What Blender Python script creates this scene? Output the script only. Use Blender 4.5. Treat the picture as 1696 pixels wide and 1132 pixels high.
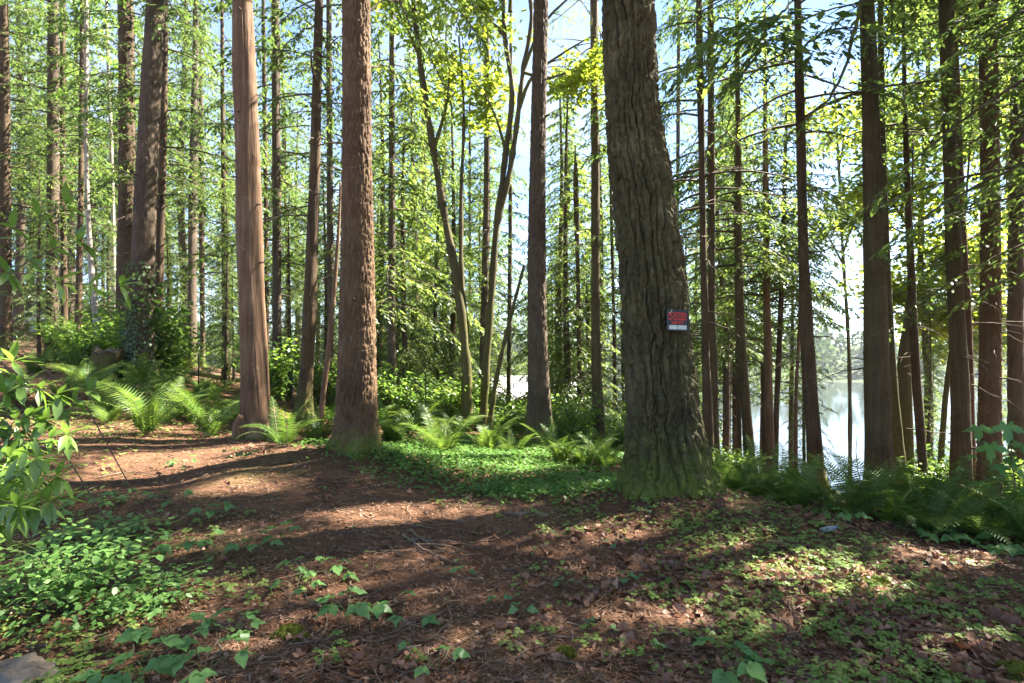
import bpy, math, random
import numpy as np
from mathutils import Vector, Matrix

R = math.radians
for o in list(bpy.data.objects):
    bpy.data.objects.remove(o, do_unlink=True)
SC = bpy.context.scene
COL = SC.collection

# ------------------------------------------------------------------ camera
CAM_Z = 1.6
FPX, CX, CY = 942.0, 848.0, 566.0          # focal length and centre in photograph pixels
cam = bpy.data.cameras.new("camera")
cam.sensor_width = 36.0
cam.lens = 36.0 * FPX / 1696.0
cam.clip_start = 0.05
cam.clip_end = 2000.0
camo = bpy.data.objects.new("camera", cam)
camo.location = (0, 0, CAM_Z)
camo.rotation_euler = (R(90), 0, 0)
COL.objects.link(camo)
SC.camera = camo

# ------------------------------------------------------------------ sky and sun
SUN_AZ, SUN_EL = R(63), R(47)               # azimuth from +Y towards +X
SUNV = np.array([math.sin(SUN_AZ) * math.cos(SUN_EL), math.cos(SUN_AZ) * math.cos(SUN_EL), math.sin(SUN_EL)])
SKY_STRENGTH, SUN_STRENGTH, EXPOSURE = 0.05, 5.0, 3.15
world = bpy.data.worlds.new("World")
SC.world = world
world.use_nodes = True
wn, wl = world.node_tree.nodes, world.node_tree.links
wn.clear()
wo = wn.new("ShaderNodeOutputWorld")
wb = wn.new("ShaderNodeBackground")
sky = wn.new("ShaderNodeTexSky")
sky.sky_type = 'NISHITA'
sky.sun_disc = False
sky.sun_elevation = SUN_EL
sky.sun_rotation = SUN_AZ
sky.altitude = 1500
sky.air_density = 1.0
sky.dust_density = 0.1
sky.ozone_density = 1.6
wtc = wn.new("ShaderNodeTexCoord")
wno = wn.new("ShaderNodeTexNoise")
wno.inputs["Scale"].default_value = 3.2
wno.inputs["Detail"].default_value = 7
wno.inputs["Roughness"].default_value = 0.58
wra = wn.new("ShaderNodeMapRange")
wra.inputs[1].default_value = 0.43
wra.inputs[2].default_value = 0.66
wra.inputs[3].default_value = 0.06
wra.inputs[4].default_value = 0.62
wmx = wn.new("ShaderNodeMix")
wmx.data_type = 'RGBA'
wmx.inputs[7].default_value = (2.7, 2.75, 2.8, 1)
wl.new(wtc.outputs["Generated"], wno.inputs["Vector"])
wl.new(wno.outputs["Fac"], wra.inputs[0])
wl.new(wra.outputs[0], wmx.inputs[0])
wtn = wn.new("ShaderNodeVectorMath")
wtn.operation = 'MULTIPLY'
wtn.inputs[1].default_value = (0.62, 0.80, 1.0)
wl.new(sky.outputs[0], wtn.inputs[0])
wl.new(wtn.outputs[0], wmx.inputs[6])
wl.new(wmx.outputs[2], wb.inputs[0])
wb.inputs[1].default_value = SKY_STRENGTH
wl.new(wb.outputs[0], wo.inputs[0])

sl = bpy.data.lights.new("sun", 'SUN')
sl.energy = SUN_STRENGTH
sl.angle = R(0.55)
sl.color = (1.0, 0.93, 0.82)
so = bpy.data.objects.new("sun", sl)
so.rotation_euler = Vector(SUNV).to_track_quat('Z', 'Y').to_euler()
so.location = (30, 20, 40)
COL.objects.link(so)

SC.view_settings.view_transform = 'Standard'
SC.view_settings.look = 'None'
SC.view_settings.exposure = EXPOSURE
SC.view_settings.gamma = 1.0
SC.view_settings.use_curve_mapping = False
SC.render.engine = 'CYCLES'
cy = SC.cycles
cy.use_denoising = True
cy.denoiser = 'OPENIMAGEDENOISE'
cy.max_bounces = 8
cy.diffuse_bounces = 6
cy.glossy_bounces = 2
cy.transmission_bounces = 6
cy.transparent_max_bounces = 4
cy.volume_bounces = 0
cy.caustics_reflective = False
cy.caustics_refractive = False
cy.sample_clamp_indirect = 6.0
cy.use_adaptive_sampling = True
cy.adaptive_threshold = 0.015

# ------------------------------------------------------------------ noise
def _hash(ix, iy, iz, seed):
    h = (ix.astype(np.int64) * 374761393 + iy.astype(np.int64) * 668265263 + iz.astype(np.int64) * 2147483647 + seed * 974634777) & 0xFFFFFFFF
    h = ((h ^ (h >> 13)) * 1274126177) & 0xFFFFFFFF
    h = ((h ^ (h >> 15)) * 2246822519) & 0xFFFFFFFF
    return ((h ^ (h >> 16)) & 0xFFFFFF) / float(0xFFFFFF) * 2 - 1

def vnoise(x, y, z, seed=0):
    x, y, z = np.broadcast_arrays(np.asarray(x, float), np.asarray(y, float), np.asarray(z, float))
    xi, yi, zi = np.floor(x), np.floor(y), np.floor(z)
    fx, fy, fz = x - xi, y - yi, z - zi
    fx, fy, fz = (f * f * (3 - 2 * f) for f in (fx, fy, fz))
    out = 0
    for dx in (0, 1):
        wx = fx if dx else 1 - fx
        for dy in (0, 1):
            wy = fy if dy else 1 - fy
            for dz in (0, 1):
                wz = fz if dz else 1 - fz
                out = out + wx * wy * wz * _hash(xi + dx, yi + dy, zi + dz, seed)
    return out

def fbm(x, y, z, octv=3, seed=0):
    a, s, t = 1.0, 0.0, 0.0
    for i in range(octv):
        s = s + a * vnoise(x * 2 ** i, y * 2 ** i, z * 2 ** i, seed + i * 17)
        t += a
        a *= 0.5
    return s / t

# ------------------------------------------------------------------ terrain
def softplus(v, k=1.5):
    return k * np.logaddexp(0, v / k)

LAKE_Z = -9.6
TREE_MOUNDS = [(-3.90, 8.66, 0.10, 0.22), (-2.05, 7.5, 0.10, 0.28), (1.66, 5.9, 0.12, 0.5), (0.52, 10.5, 0.12, 0.3), (6.3, 9.8, 0.12, 0.3), (-4.1, 11.2, 0.1, 0.2)]
def height(x, y, fine=True):
    x, y = np.asarray(x, float), np.asarray(y, float)
    s = 0.70 * x + 0.71 * y
    z = -0.27 * softplus(s - 7.2)
    z = z + 2.5 * np.tanh(0.04 * np.maximum(0, -x - 4))
    z = np.maximum(z, -12.5 + 0.02 * (z + 12.5))
    far = np.clip((np.hypot(x * 0.8, y - 10) - 128) / 120, 0, 1)
    z = z + far * far * (3 - 2 * far) * (12 + 3 * np.sin(x * 0.011 + 1.0))
    z = z + 0.16 * np.exp(-((x + 3.2) ** 2 / 4 + (y - 7.6) ** 2 / 1.2))        # mound under the two red trunks
    z = z + 0.14 * np.exp(-((x - 1.75) ** 2 / 1.6 + (y - 5.7) ** 2 / 1.2))       # root mound of the big fir
    z = z + 0.35 * np.exp(-((x + 9.5) ** 2 / 9 + (y - 12.5) ** 2 / 5))
    z = z - 0.10 * np.exp(-((x + 0.4) ** 2 / 3 + (y - 6.6) ** 2 / 1.0))
    z = z + 0.10 * fbm(x * 0.45, y * 0.45, 0, 2, 3) * np.clip((y - 1) / 3, 0.3, 1)
    for tx, ty, ta, tr_ in TREE_MOUNDS:
        z = z + ta * np.exp(-((x - tx) ** 2 + (y - ty) ** 2) / tr_)
    if fine:
        z = z + 0.035 * fbm(x * 2.1, y * 2.1, 0.5, 3, 5) + 0.012 * vnoise(x * 11, y * 11, 0, 9)
    return z

def H(x, y):
    return float(height(np.array([x]), np.array([y]))[0])

def at(px, py, d):
    return np.array([(px - CX) / FPX * d, d, CAM_Z - (py - CY) / FPX * d])

def on_ground(px, py, dmax=60):
    d = np.linspace(1.5, dmax, 3000)
    x = (px - CX) / FPX * d
    z = CAM_Z - (py - CY) / FPX * d
    h = height(x, d)
    k = np.argmax(z < h)
    return np.array([x[k], d[k], h[k]])

# ------------------------------------------------------------------ mesh helpers
class MB:
    def __init__(s):
        s.V, s.F, s.n = [], [], 0
    def add(s, V, F, mat=0):
        V = np.asarray(V, float).reshape(-1, 3)
        F = np.asarray(F, np.int64)
        if len(V) == 0 or len(F) == 0:
            return
        s.V.append(V)
        s.F.append((F + s.n, mat))
        s.n += len(V)
    def mesh(s, name, mats, smooth=True):
        me = bpy.data.meshes.new(name)
        V = np.concatenate(s.V) if s.V else np.zeros((0, 3))
        me.vertices.add(len(V))
        me.vertices.foreach_set("co", V.astype(np.float32).ravel())
        loops = np.concatenate([F.ravel() for F, _ in s.F])
        tot = np.concatenate([np.full(len(F), F.shape[1]) for F, _ in s.F])
        mi = np.concatenate([np.full(len(F), m) for F, m in s.F])
        start = np.concatenate([[0], np.cumsum(tot)[:-1]])
        me.loops.add(len(loops))
        me.loops.foreach_set("vertex_index", loops.astype(np.int32))
        me.polygons.add(len(tot))
        me.polygons.foreach_set("loop_start", start.astype(np.int32))
        me.polygons.foreach_set("material_index", mi.astype(np.int32))
        me.polygons.foreach_set("use_smooth", np.full(len(tot), smooth))
        for m in (mats if isinstance(mats, (list, tuple)) else [mats]):
            me.materials.append(m)
        me.update(calc_edges=True)
        return me
    def tris(s):
        return sum(len(F) * (F.shape[1] - 2) for F, _ in s.F)

TRI = [0]
def link(name, me, parent=None, loc=None):
    o = bpy.data.objects.new(name, me)
    COL.objects.link(o)
    if parent is not None:
        o.parent = parent
    if loc is not None:
        o.location = loc
    return o

def obj(name, mb, mats, parent=None, loc=None, smooth=True):
    TRI[0] += mb.tris()
    return link(name, mb.mesh(name, mats, smooth), parent, loc)

def tag(o, label, cat, group=None, kind=None):
    o["label"] = label
    o["category"] = cat
    if group:
        o["group"] = group
    if kind:
        o["kind"] = kind
    return o

def thing(name, label, cat, loc=(0, 0, 0), rz=0.0, group=None):
    o = bpy.data.objects.new(name, None)
    o.empty_display_size = 0.1
    COL.objects.link(o)
    o.location = loc
    o.rotation_euler = (0, 0, rz)
    return tag(o, label, cat, group)

def catmull(P, n):
    P = np.asarray(P, float)
    if len(P) == 2:
        t = np.linspace(0, 1, n)[:, None]
        return P[0] * (1 - t) + P[1] * t
    seg = np.concatenate([[0], np.cumsum(np.linalg.norm(np.diff(P[:, :3], axis=0), axis=1) + 1e-9)])
    m = np.gradient(P, seg, axis=0)
    q = np.linspace(0, seg[-1], n)
    k = np.clip(np.searchsorted(seg, q, side='right') - 1, 0, len(P) - 2)
    h = (seg[k + 1] - seg[k])[:, None]
    t = ((q - seg[k])[:, None]) / h
    return ((2 * t ** 3 - 3 * t ** 2 + 1) * P[k] + (t ** 3 - 2 * t ** 2 + t) * h * m[k]
            + (-2 * t ** 3 + 3 * t ** 2) * P[k + 1] + (t ** 3 - t ** 2) * h * m[k + 1])

def tube(P, rad, ns=6):
    P = np.asarray(P, float)
    n = len(P)
    rad = np.broadcast_to(np.asarray(rad, float), (n,))
    T = np.gradient(P, axis=0)
    T /= np.linalg.norm(T, axis=1)[:, None] + 1e-12
    ref = np.where(np.abs(T[:, 2:3]) > 0.9, np.array([[1.0, 0, 0]]), np.array([[0, 0, 1.0]]))
    ref = np.broadcast_to(ref[n // 2], T.shape)
    A = np.cross(T, ref)
    A /= np.linalg.norm(A, axis=1)[:, None] + 1e-12
    B = np.cross(T, A)
    th = np.arange(ns) * 2 * np.pi / ns
    V = P[:, None] + rad[:, None, None] * (np.cos(th)[None, :, None] * A[:, None] + np.sin(th)[None, :, None] * B[:, None])
    i = np.arange(n - 1)[:, None] * ns
    j = np.arange(ns)[None]
    j2 = (j + 1) % ns
    F = np.stack([i + j, i + j2, i + ns + j2, i + ns + j], -1).reshape(-1, 4)
    return V.reshape(-1, 3), F

def unit(v):
    return v / (np.linalg.norm(v, axis=-1, keepdims=True) + 1e-12)

def kites(base, d, s, ln, wd, belly=0.42, fold=None):
    """leaf-shaped four-sided faces: base point, direction, sideways direction, length, width"""
    ln, wd = np.asarray(ln)[..., None], np.asarray(wd)[..., None]
    mid = base + d * ln * belly
    if fold is not None:
        mid = mid + fold * wd
    V = np.stack([base, mid + s * wd * 0.5, base + d * ln, mid - s * wd * 0.5], -2).reshape(-1, 3)
    F = np.arange(len(V)).reshape(-1, 4)
    return V, F

def box(mb, x0, x1, y0, y1, z0, z1, mat=0, M=None):
    V = np.array([[x, y, z] for x in (x0, x1) for y in (y0, y1) for z in (z0, z1)], float)
    if M is not None:
        V = np.array([M @ Vector(v) for v in V])
    mb.add(V, [[0, 1, 3, 2], [4, 6, 7, 5], [0, 4, 5, 1], [2, 3, 7, 6], [0, 2, 6, 4], [1, 5, 7, 3]], mat)

# ------------------------------------------------------------------ materials
def mat(name):
    m = bpy.data.materials.new(name)
    m.use_nodes = True
    m.node_tree.nodes.clear()
    return m, m.node_tree.nodes, m.node_tree.links

def ramp(n, stops):
    r = n.new("ShaderNodeValToRGB")
    e = r.color_ramp.elements
    while len(e) < len(stops):
        e.new(0.5)
    for k, (p, c) in enumerate(stops):
        e[k].position = p
        e[k].color = (*c, 1)
    return r

def noise_node(n, l, vec, scale, detail=4, rough=0.6, dist=0.0):
    t = n.new("ShaderNodeTexNoise")
    t.inputs["Scale"].default_value = scale
    t.inputs["Detail"].default_value = detail
    t.inputs["Roughness"].default_value = rough
    t.inputs["Distortion"].default_value = dist
    l.new(vec, t.inputs["Vector"])
    return t

def leaf_mat(name, cols, trans=0.5, tboost=1.5, gloss=0.06, rough=0.4, patch=0.8, tint=(1.0, 1.0, 0.75)):
    """cols: ramp of leaf colours, picked per leaf; part of the light passes through the blade"""
    m, n, l = mat(name)
    out = n.new("ShaderNodeOutputMaterial")
    geo = n.new("ShaderNodeNewGeometry")
    r = ramp(n, [(k / max(1, len(cols) - 1), c) for k, c in enumerate(cols)])
    pos = noise_node(n, l, geo.outputs["Position"], patch, 2)
    mm = n.new("ShaderNodeMath")
    mm.operation = 'MULTIPLY_ADD'
    mm.inputs[1].default_value = 0.55
    l.new(geo.outputs["Random Per Island"], mm.inputs[0])
    m2 = n.new("ShaderNodeMath")
    m2.operation = 'MULTIPLY_ADD'
    m2.inputs[1].default_value = 1.1
    m2.inputs[2].default_value = -0.33
    l.new(pos.outputs["Fac"], m2.inputs[0])
    l.new(m2.outputs[0], mm.inputs[2])
    l.new(mm.outputs[0], r.inputs[0])
    dif = n.new("ShaderNodeBsdfDiffuse")
    l.new(r.outputs[0], dif.inputs[0])
    tr = n.new("ShaderNodeBsdfTranslucent")
    hb = n.new("ShaderNodeVectorMath")
    hb.operation = 'MULTIPLY'
    hb.inputs[1].default_value = tuple(tboost * t for t in tint)
    l.new(r.outputs[0], hb.inputs[0])
    l.new(hb.outputs[0], tr.inputs[0])
    mx = n.new("ShaderNodeMixShader")
    mx.inputs[0].default_value = trans
    l.new(dif.outputs[0], mx.inputs[1])
    l.new(tr.outputs[0], mx.inputs[2])
    last = mx
    if gloss > 0:
        gl = n.new("ShaderNodeBsdfGlossy")
        gl.inputs["Roughness"].default_value = rough
        gl.inputs["Color"].default_value = (0.9, 0.95, 0.9, 1)
        m3 = n.new("ShaderNodeMixShader")
        m3.inputs[0].default_value = gloss
        l.new(mx.outputs[0], m3.inputs[1])
        l.new(gl.outputs[0], m3.inputs[2])
        last = m3
    l.new(last.outputs[0], out.inputs[0])
    return m

def bark_mat(name, cols, stretch=6.0, scale=14.0, bump=0.6, moss=None, moss_top=0.7, moss_amt=0.0, bdist=0.02):
    m, n, l = mat(name)
    out = n.new("ShaderNodeOutputMaterial")
    tc = n.new("ShaderNodeTexCoord")
    mp = n.new("ShaderNodeMapping")
    mp.inputs["Scale"].default_value = (1, 1, 1 / stretch)
    l.new(tc.outputs["Object"], mp.inputs[0])
    n1 = noise_node(n, l, mp.outputs[0], scale, 6, 0.65, 0.6)
    n2 = noise_node(n, l, mp.outputs[0], scale * 3.4, 4, 0.7)
    n3 = noise_node(n, l, tc.outputs["Object"], 1.7, 3, 0.5)
    ad = n.new("ShaderNodeMath")
    ad.operation = 'MULTIPLY_ADD'
    ad.inputs[1].default_value = 0.75
    l.new(n1.outputs["Fac"], ad.inputs[0])
    a2 = n.new("ShaderNodeMath")
    a2.operation = 'MULTIPLY_ADD'
    a2.inputs[1].default_value = 0.55
    a2.inputs[2].default_value = -0.14
    l.new(n3.outputs["Fac"], a2.inputs[0])
    l.new(a2.outputs[0], ad.inputs[2])
    r = ramp(n, [(0.28 + 0.5 * k / max(1, len(cols) - 1), c) for k, c in enumerate(cols)])
    l.new(ad.outputs[0], r.inputs[0])
    col = r.outputs[0]
    if moss is not None:
        sep = n.new("ShaderNodeSeparateXYZ")
        l.new(tc.outputs["Object"], sep.inputs[0])
        mr = n.new("ShaderNodeMapRange")
        mr.inputs[1].default_value = moss_top
        mr.inputs[2].default_value = 0.0
        mr.inputs[3].default_value = moss_amt
        mr.inputs[4].default_value = 0.70
        l.new(sep.outputs["Z"], mr.inputs[0])
        n4 = noise_node(n, l, tc.outputs["Object"], 6.5, 8, 0.8, 0.4)
        s1 = n.new("ShaderNodeMath")
        s1.operation = 'ADD'
        l.new(mr.outputs[0], s1.inputs[0])
        l.new(n4.outputs["Fac"], s1.inputs[1])
        m5 = n.new("ShaderNodeMapRange")
        m5.inputs[1].default_value = 0.90
        m5.inputs[2].default_value = 1.20
        l.new(s1.outputs[0], m5.inputs[0])
        mx = n.new("ShaderNodeMix")
        mx.data_type = 'RGBA'
        mr2 = ramp(n, [(0.3, tuple(0.55 * c for c in moss)), (0.7, moss)])
        l.new(n2.outputs["Fac"], mr2.inputs[0])
        l.new(m5.outputs[0], mx.inputs[0])
        l.new(col, mx.inputs[6])
        l.new(mr2.outputs[0], mx.inputs[7])
        col = mx.outputs[2]
    n6 = noise_node(n, l, tc.outputs["Object"], 7.5, 7, 0.75, 0.8)
    lr = n.new("ShaderNodeMapRange")
    lr.inputs[1].default_value = 0.57
    lr.inputs[2].default_value = 0.68
    lr.inputs[4].default_value = 0.65
    l.new(n6.outputs["Fac"], lr.inputs[0])
    lx = n.new("ShaderNodeMix")
    lx.data_type = 'RGBA'
    lx.inputs[7].default_value = (*[min(1, 0.55 * a + 0.5 * b) for a, b in zip(cols[-1], (0.20, 0.19, 0.13))], 1)
    l.new(lr.outputs[0], lx.inputs[0])
    l.new(col, lx.inputs[6])
    col = lx.outputs[2]
    hm = n.new("ShaderNodeMath")
    hm.operation = 'MULTIPLY_ADD'
    hm.inputs[1].default_value = 0.35
    l.new(n2.outputs["Fac"], hm.inputs[0])
    l.new(n1.outputs["Fac"], hm.inputs[2])
    bp = n.new("ShaderNodeBump")
    bp.inputs["Strength"].default_value = bump
    bp.inputs["Distance"].default_value = bdist
    l.new(hm.outputs[0], bp.inputs["Height"])
    b = n.new("ShaderNodeBsdfPrincipled")
    b.inputs["Roughness"].default_value = 0.85
    b.inputs["Specular IOR Level"].default_value = 0.25
    l.new(col, b.inputs["Base Color"])
    l.new(bp.outputs[0], b.inputs["Normal"])
    l.new(b.outputs[0], out.inputs[0])
    return m

def plain_mat(name, c, rough=0.6, var=0.25, scale=8, metal=0.0, spec=0.4, trans=0.0):
    m, n, l = mat(name)
    out = n.new("ShaderNodeOutputMaterial")
    tc = n.new("ShaderNodeTexCoord")
    t = noise_node(n, l, tc.outputs["Object"], scale, 5)
    r = ramp(n, [(0.3, tuple(x * (1 - var) for x in c)), (0.7, tuple(min(1, x * (1 + var)) for x in c))])
    l.new(t.outputs["Fac"], r.inputs[0])
    b = n.new("ShaderNodeBsdfPrincipled")
    b.inputs["Roughness"].default_value = rough
    b.inputs["Metallic"].default_value = metal
    b.inputs["Specular IOR Level"].default_value = spec
    b.inputs["Transmission Weight"].default_value = trans
    l.new(r.outputs[0], b.inputs["Base Color"])
    l.new(b.outputs[0], out.inputs[0])
    return m

MOSS = (0.125, 0.145, 0.020)
M_FIR = bark_mat("bark_old_fir", [(0.026, 0.022, 0.009), (0.078, 0.065, 0.027), (0.158, 0.136, 0.064)], 4.5, 16, 1.0, MOSS, 0.95, 0.24, 0.03)
M_REDFIR = bark_mat("bark_red_fir", [(0.0516, 0.0284, 0.0138), (0.1247, 0.074, 0.037), (0.2064, 0.1333, 0.0757)], 4, 24, 0.9, MOSS, 0.75, -0.1, 0.015)
M_CEDAR = bark_mat("bark_cedar", [(0.068, 0.038, 0.021), (0.160, 0.093, 0.052), (0.275, 0.180, 0.115)], 16, 22, 1.0, MOSS, 0.25, -0.3, 0.03)
M_OLIVE = bark_mat("bark_olive_cedar", [(0.036, 0.024, 0.0104), (0.084, 0.0608, 0.0272), (0.136, 0.104, 0.0528)], 16, 20, 1.0, MOSS, 1.5, 0.08, 0.03)
M_HEM = bark_mat("bark_hemlock", [(0.036, 0.0245, 0.0151), (0.0828, 0.0576, 0.036), (0.1368, 0.0994, 0.0648)], 6, 20, 0.9, MOSS, 1.2, 0.02)
M_BROWN = bark_mat("bark_brown", [(0.0312, 0.0195, 0.0101), (0.078, 0.0491, 0.025), (0.1248, 0.0842, 0.0452)], 12, 20, 1.0, MOSS, 1.6, 0.07, 0.03)
M_MAPLE = bark_mat("bark_mossy_maple", [(0.036, 0.0272, 0.0144), (0.076, 0.06, 0.028), (0.12, 0.096, 0.048)], 5, 14, 0.8, (0.12, 0.115, 0.02), 4.0, 0.42)
M_ALDER = bark_mat("bark_pale", [(0.16, 0.12, 0.09), (0.33, 0.28, 0.23), (0.5, 0.46, 0.41)], 2, 9, 0.5, MOSS, 0.8, -0.1)
M_TWIG = bark_mat("twig_bark", [(0.035, 0.024, 0.015), (0.085, 0.062, 0.038), (0.13, 0.105, 0.062)], 2, 14, 0.4)
M_DEADWOOD = bark_mat("dead_wood", [(0.06, 0.038, 0.024), (0.15, 0.10, 0.065), (0.27, 0.20, 0.14)], 3, 16, 0.6)
M_MOSSTWIG = bark_mat("mossy_twig_bark", [(0.05, 0.045, 0.012), (0.10, 0.095, 0.022), (0.15, 0.14, 0.035)], 2, 14, 0.6)

L_HEM = leaf_mat("hemlock_needles", [(0.034, 0.064, 0.018), (0.068, 0.108, 0.026), (0.122, 0.162, 0.034)], 0.52, 2.1, 0.035, 0.45)
L_CED = leaf_mat("cedar_sprays", [(0.05, 0.088, 0.022), (0.1, 0.146, 0.03), (0.17, 0.208, 0.042)], 0.56, 2.1, 0.03, 0.45)
L_MAP = leaf_mat("maple_leaves", [(0.105, 0.140, 0.016), (0.170, 0.210, 0.022), (0.245, 0.270, 0.036)], 0.64, 2.0, 0.03, 0.4)
L_BUSH = leaf_mat("bush_leaves", [(0.05, 0.105, 0.02), (0.095, 0.162, 0.028), (0.16, 0.212, 0.038)], 0.55, 2.0, 0.02, 0.4)
L_FERN = leaf_mat("fern_blade", [(0.045, 0.095, 0.018), (0.085, 0.145, 0.024), (0.15, 0.2, 0.034)], 0.42, 1.6, 0.015, 0.4, 1.4)
L_RHO = leaf_mat("glossy_shrub_leaf", [(0.075, 0.15, 0.028), (0.125, 0.215, 0.038), (0.18, 0.27, 0.05)], 0.45, 1.6, 0.05, 0.32, 2.5)
L_HUCK = leaf_mat("small_bush_leaf", [(0.08, 0.175, 0.04), (0.12, 0.235, 0.055), (0.17, 0.29, 0.07)], 0.35, 1.4, 0.05, 0.4, 3)
L_BRAM = leaf_mat("bramble_leaf", [(0.07, 0.16, 0.048), (0.115, 0.23, 0.068), (0.175, 0.285, 0.08)], 0.35, 1.4, 0.02, 0.38, 3)
L_IVY = leaf_mat("bluish_leaf", [(0.055, 0.125, 0.050), (0.095, 0.185, 0.075), (0.145, 0.240, 0.100)], 0.3, 1.3, 0.02, 0.33, 3)
L_OXA = leaf_mat("pale_ground_leaves", [(0.085, 0.150, 0.030), (0.160, 0.235, 0.050), (0.250, 0.310, 0.090)], 0.35, 1.3, 0.02, 0.45, 1.6)
L_CARP = leaf_mat("green_carpet_leaves", [(0.06, 0.135, 0.028), (0.1, 0.2, 0.04), (0.17, 0.27, 0.06)], 0.35, 1.4, 0.02, 0.45, 1.4)
L_YMAP = leaf_mat("young_maple_leaf", [(0.050, 0.150, 0.045), (0.095, 0.220, 0.055), (0.150, 0.280, 0.070)], 0.55, 1.8, 0.03, 0.38, 3)
L_MOSS = leaf_mat("moss_tips", [(0.070, 0.085, 0.014), (0.130, 0.145, 0.022), (0.190, 0.190, 0.034)], 0.25, 1.2, 0.0, 0.5, 5)
L_FAR = leaf_mat("far_tree_foliage", [(0.030, 0.060, 0.026), (0.055, 0.095, 0.034), (0.090, 0.135, 0.040)], 0.3, 1.3, 0.0, 0.5, 0.05)
M_LITTER = leaf_mat("dead_leaves_and_needles", [(0.062, 0.03, 0.018), (0.16, 0.074, 0.04), (0.27, 0.14, 0.082), (0.42, 0.27, 0.175)], 0.12, 1.0, 0.03, 0.5, 1.2, (1, 1, 1))
M_DEADLEAF = leaf_mat("fallen_maple_leaf", [(0.06, 0.024, 0.013), (0.15, 0.06, 0.03), (0.25, 0.115, 0.062), (0.34, 0.2, 0.125)], 0.15, 1.0, 0.04, 0.5, 3, (1, 1, 1))
M_STEM = plain_mat("green_stem", (0.10, 0.13, 0.04), 0.6)
M_BSTEM = plain_mat("brown_stem", (0.12, 0.085, 0.045), 0.7)

def ground_material():
    m, n, l = mat("forest_floor")
    out = n.new("ShaderNodeOutputMaterial")
    geo = n.new("ShaderNodeNewGeometry")
    P = geo.outputs["Position"]
    n1 = noise_node(n, l, P, 1.3, 5, 0.6)
    n2 = noise_node(n, l, P, 26, 6, 0.75)
    n3 = noise_node(n, l, P, 90, 3, 0.7)
    mm = n.new("ShaderNodeMath")
    mm.operation = 'MULTIPLY_ADD'
    mm.inputs[1].default_value = 0.6
    l.new(n2.outputs["Fac"], mm.inputs[0])
    m2 = n.new("ShaderNodeMath")
    m2.operation = 'MULTIPLY'
    m2.inputs[1].default_value = 0.42
    l.new(n1.outputs["Fac"], m2.inputs[0])
    l.new(m2.outputs[0], mm.inputs[2])
    r = ramp(n, [(0.32, (0.048, 0.026, 0.015)), (0.48, (0.108, 0.056, 0.031)), (0.60, (0.180, 0.095, 0.054)), (0.74, (0.30, 0.180, 0.112))])
    l.new(mm.outputs[0], r.inputs[0])
    n4 = noise_node(n, l, P, 0.55, 4, 0.6)
    g = ramp(n, [(0.54, (0, 0, 0)), (0.66, (1, 1, 1))])
    l.new(n4.outputs["Fac"], g.inputs[0])
    gm = n.new("ShaderNodeMath")
    gm.operation = 'MULTIPLY'
    gm.inputs[1].default_value = 0.45
    l.new(g.outputs[0], gm.inputs[0])
    mx = n.new("ShaderNodeMix")
    mx.data_type = 'RGBA'
    mx.inputs[7].default_value = (0.065, 0.085, 0.02, 1)
    l.new(gm.outputs[0], mx.inputs[0])
    l.new(r.outputs[0], mx.inputs[6])
    sp = n.new("ShaderNodeSeparateXYZ")
    l.new(P, sp.inputs[0])
    fr = n.new("ShaderNodeMapRange")
    fr.inputs[1].default_value = 24
    fr.inputs[2].default_value = 60
    l.new(sp.outputs["Y"], fr.inputs[0])
    mx2 = n.new("ShaderNodeMix")
    mx2.data_type = 'RGBA'
    mx2.inputs[7].default_value = (0.045, 0.065, 0.022, 1)
    l.new(fr.outputs[0], mx2.inputs[0])
    l.new(mx.outputs[2], mx2.inputs[6])
    hh = n.new("ShaderNodeMath")
    hh.operation = 'MULTIPLY_ADD'
    hh.inputs[1].default_value = 0.4
    l.new(n3.outputs["Fac"], hh.inputs[0])
    l.new(n2.outputs["Fac"], hh.inputs[2])
    bp = n.new("ShaderNodeBump")
    bp.inputs["Strength"].default_value = 0.9
    bp.inputs["Distance"].default_value = 0.03
    l.new(hh.outputs[0], bp.inputs["Height"])
    b = n.new("ShaderNodeBsdfPrincipled")
    b.inputs["Roughness"].default_value = 0.95
    b.inputs["Specular IOR Level"].default_value = 0.15
    l.new(mx2.outputs[2], b.inputs["Base Color"])
    l.new(bp.outputs[0], b.inputs["Normal"])
    l.new(b.outputs[0], out.inputs[0])
    return m

def water_material():
    m, n, l = mat("lake_water")
    out = n.new("ShaderNodeOutputMaterial")
    geo = n.new("ShaderNodeNewGeometry")
    mp = n.new("ShaderNodeMapping")
    mp.inputs["Scale"].default_value = (0.5, 1.6, 1)
    l.new(geo.outputs["Position"], mp.inputs[0])
    t = noise_node(n, l, mp.outputs[0], 0.9, 3, 0.5)
    bp = n.new("ShaderNodeBump")
    bp.inputs["Strength"].default_value = 0.12
    bp.inputs["Distance"].default_value = 0.05
    l.new(t.outputs["Fac"], bp.inputs["Height"])
    b = n.new("ShaderNodeBsdfPrincipled")
    b.inputs["Base Color"].default_value = (0.05, 0.065, 0.06, 1)
    b.inputs["Roughness"].default_value = 0.06
    b.inputs["IOR"].default_value = 1.9
    b.inputs["Specular IOR Level"].default_value = 1.0
    l.new(bp.outputs[0], b.inputs["Normal"])
    l.new(b.outputs[0], out.inputs[0])
    return m

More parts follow.
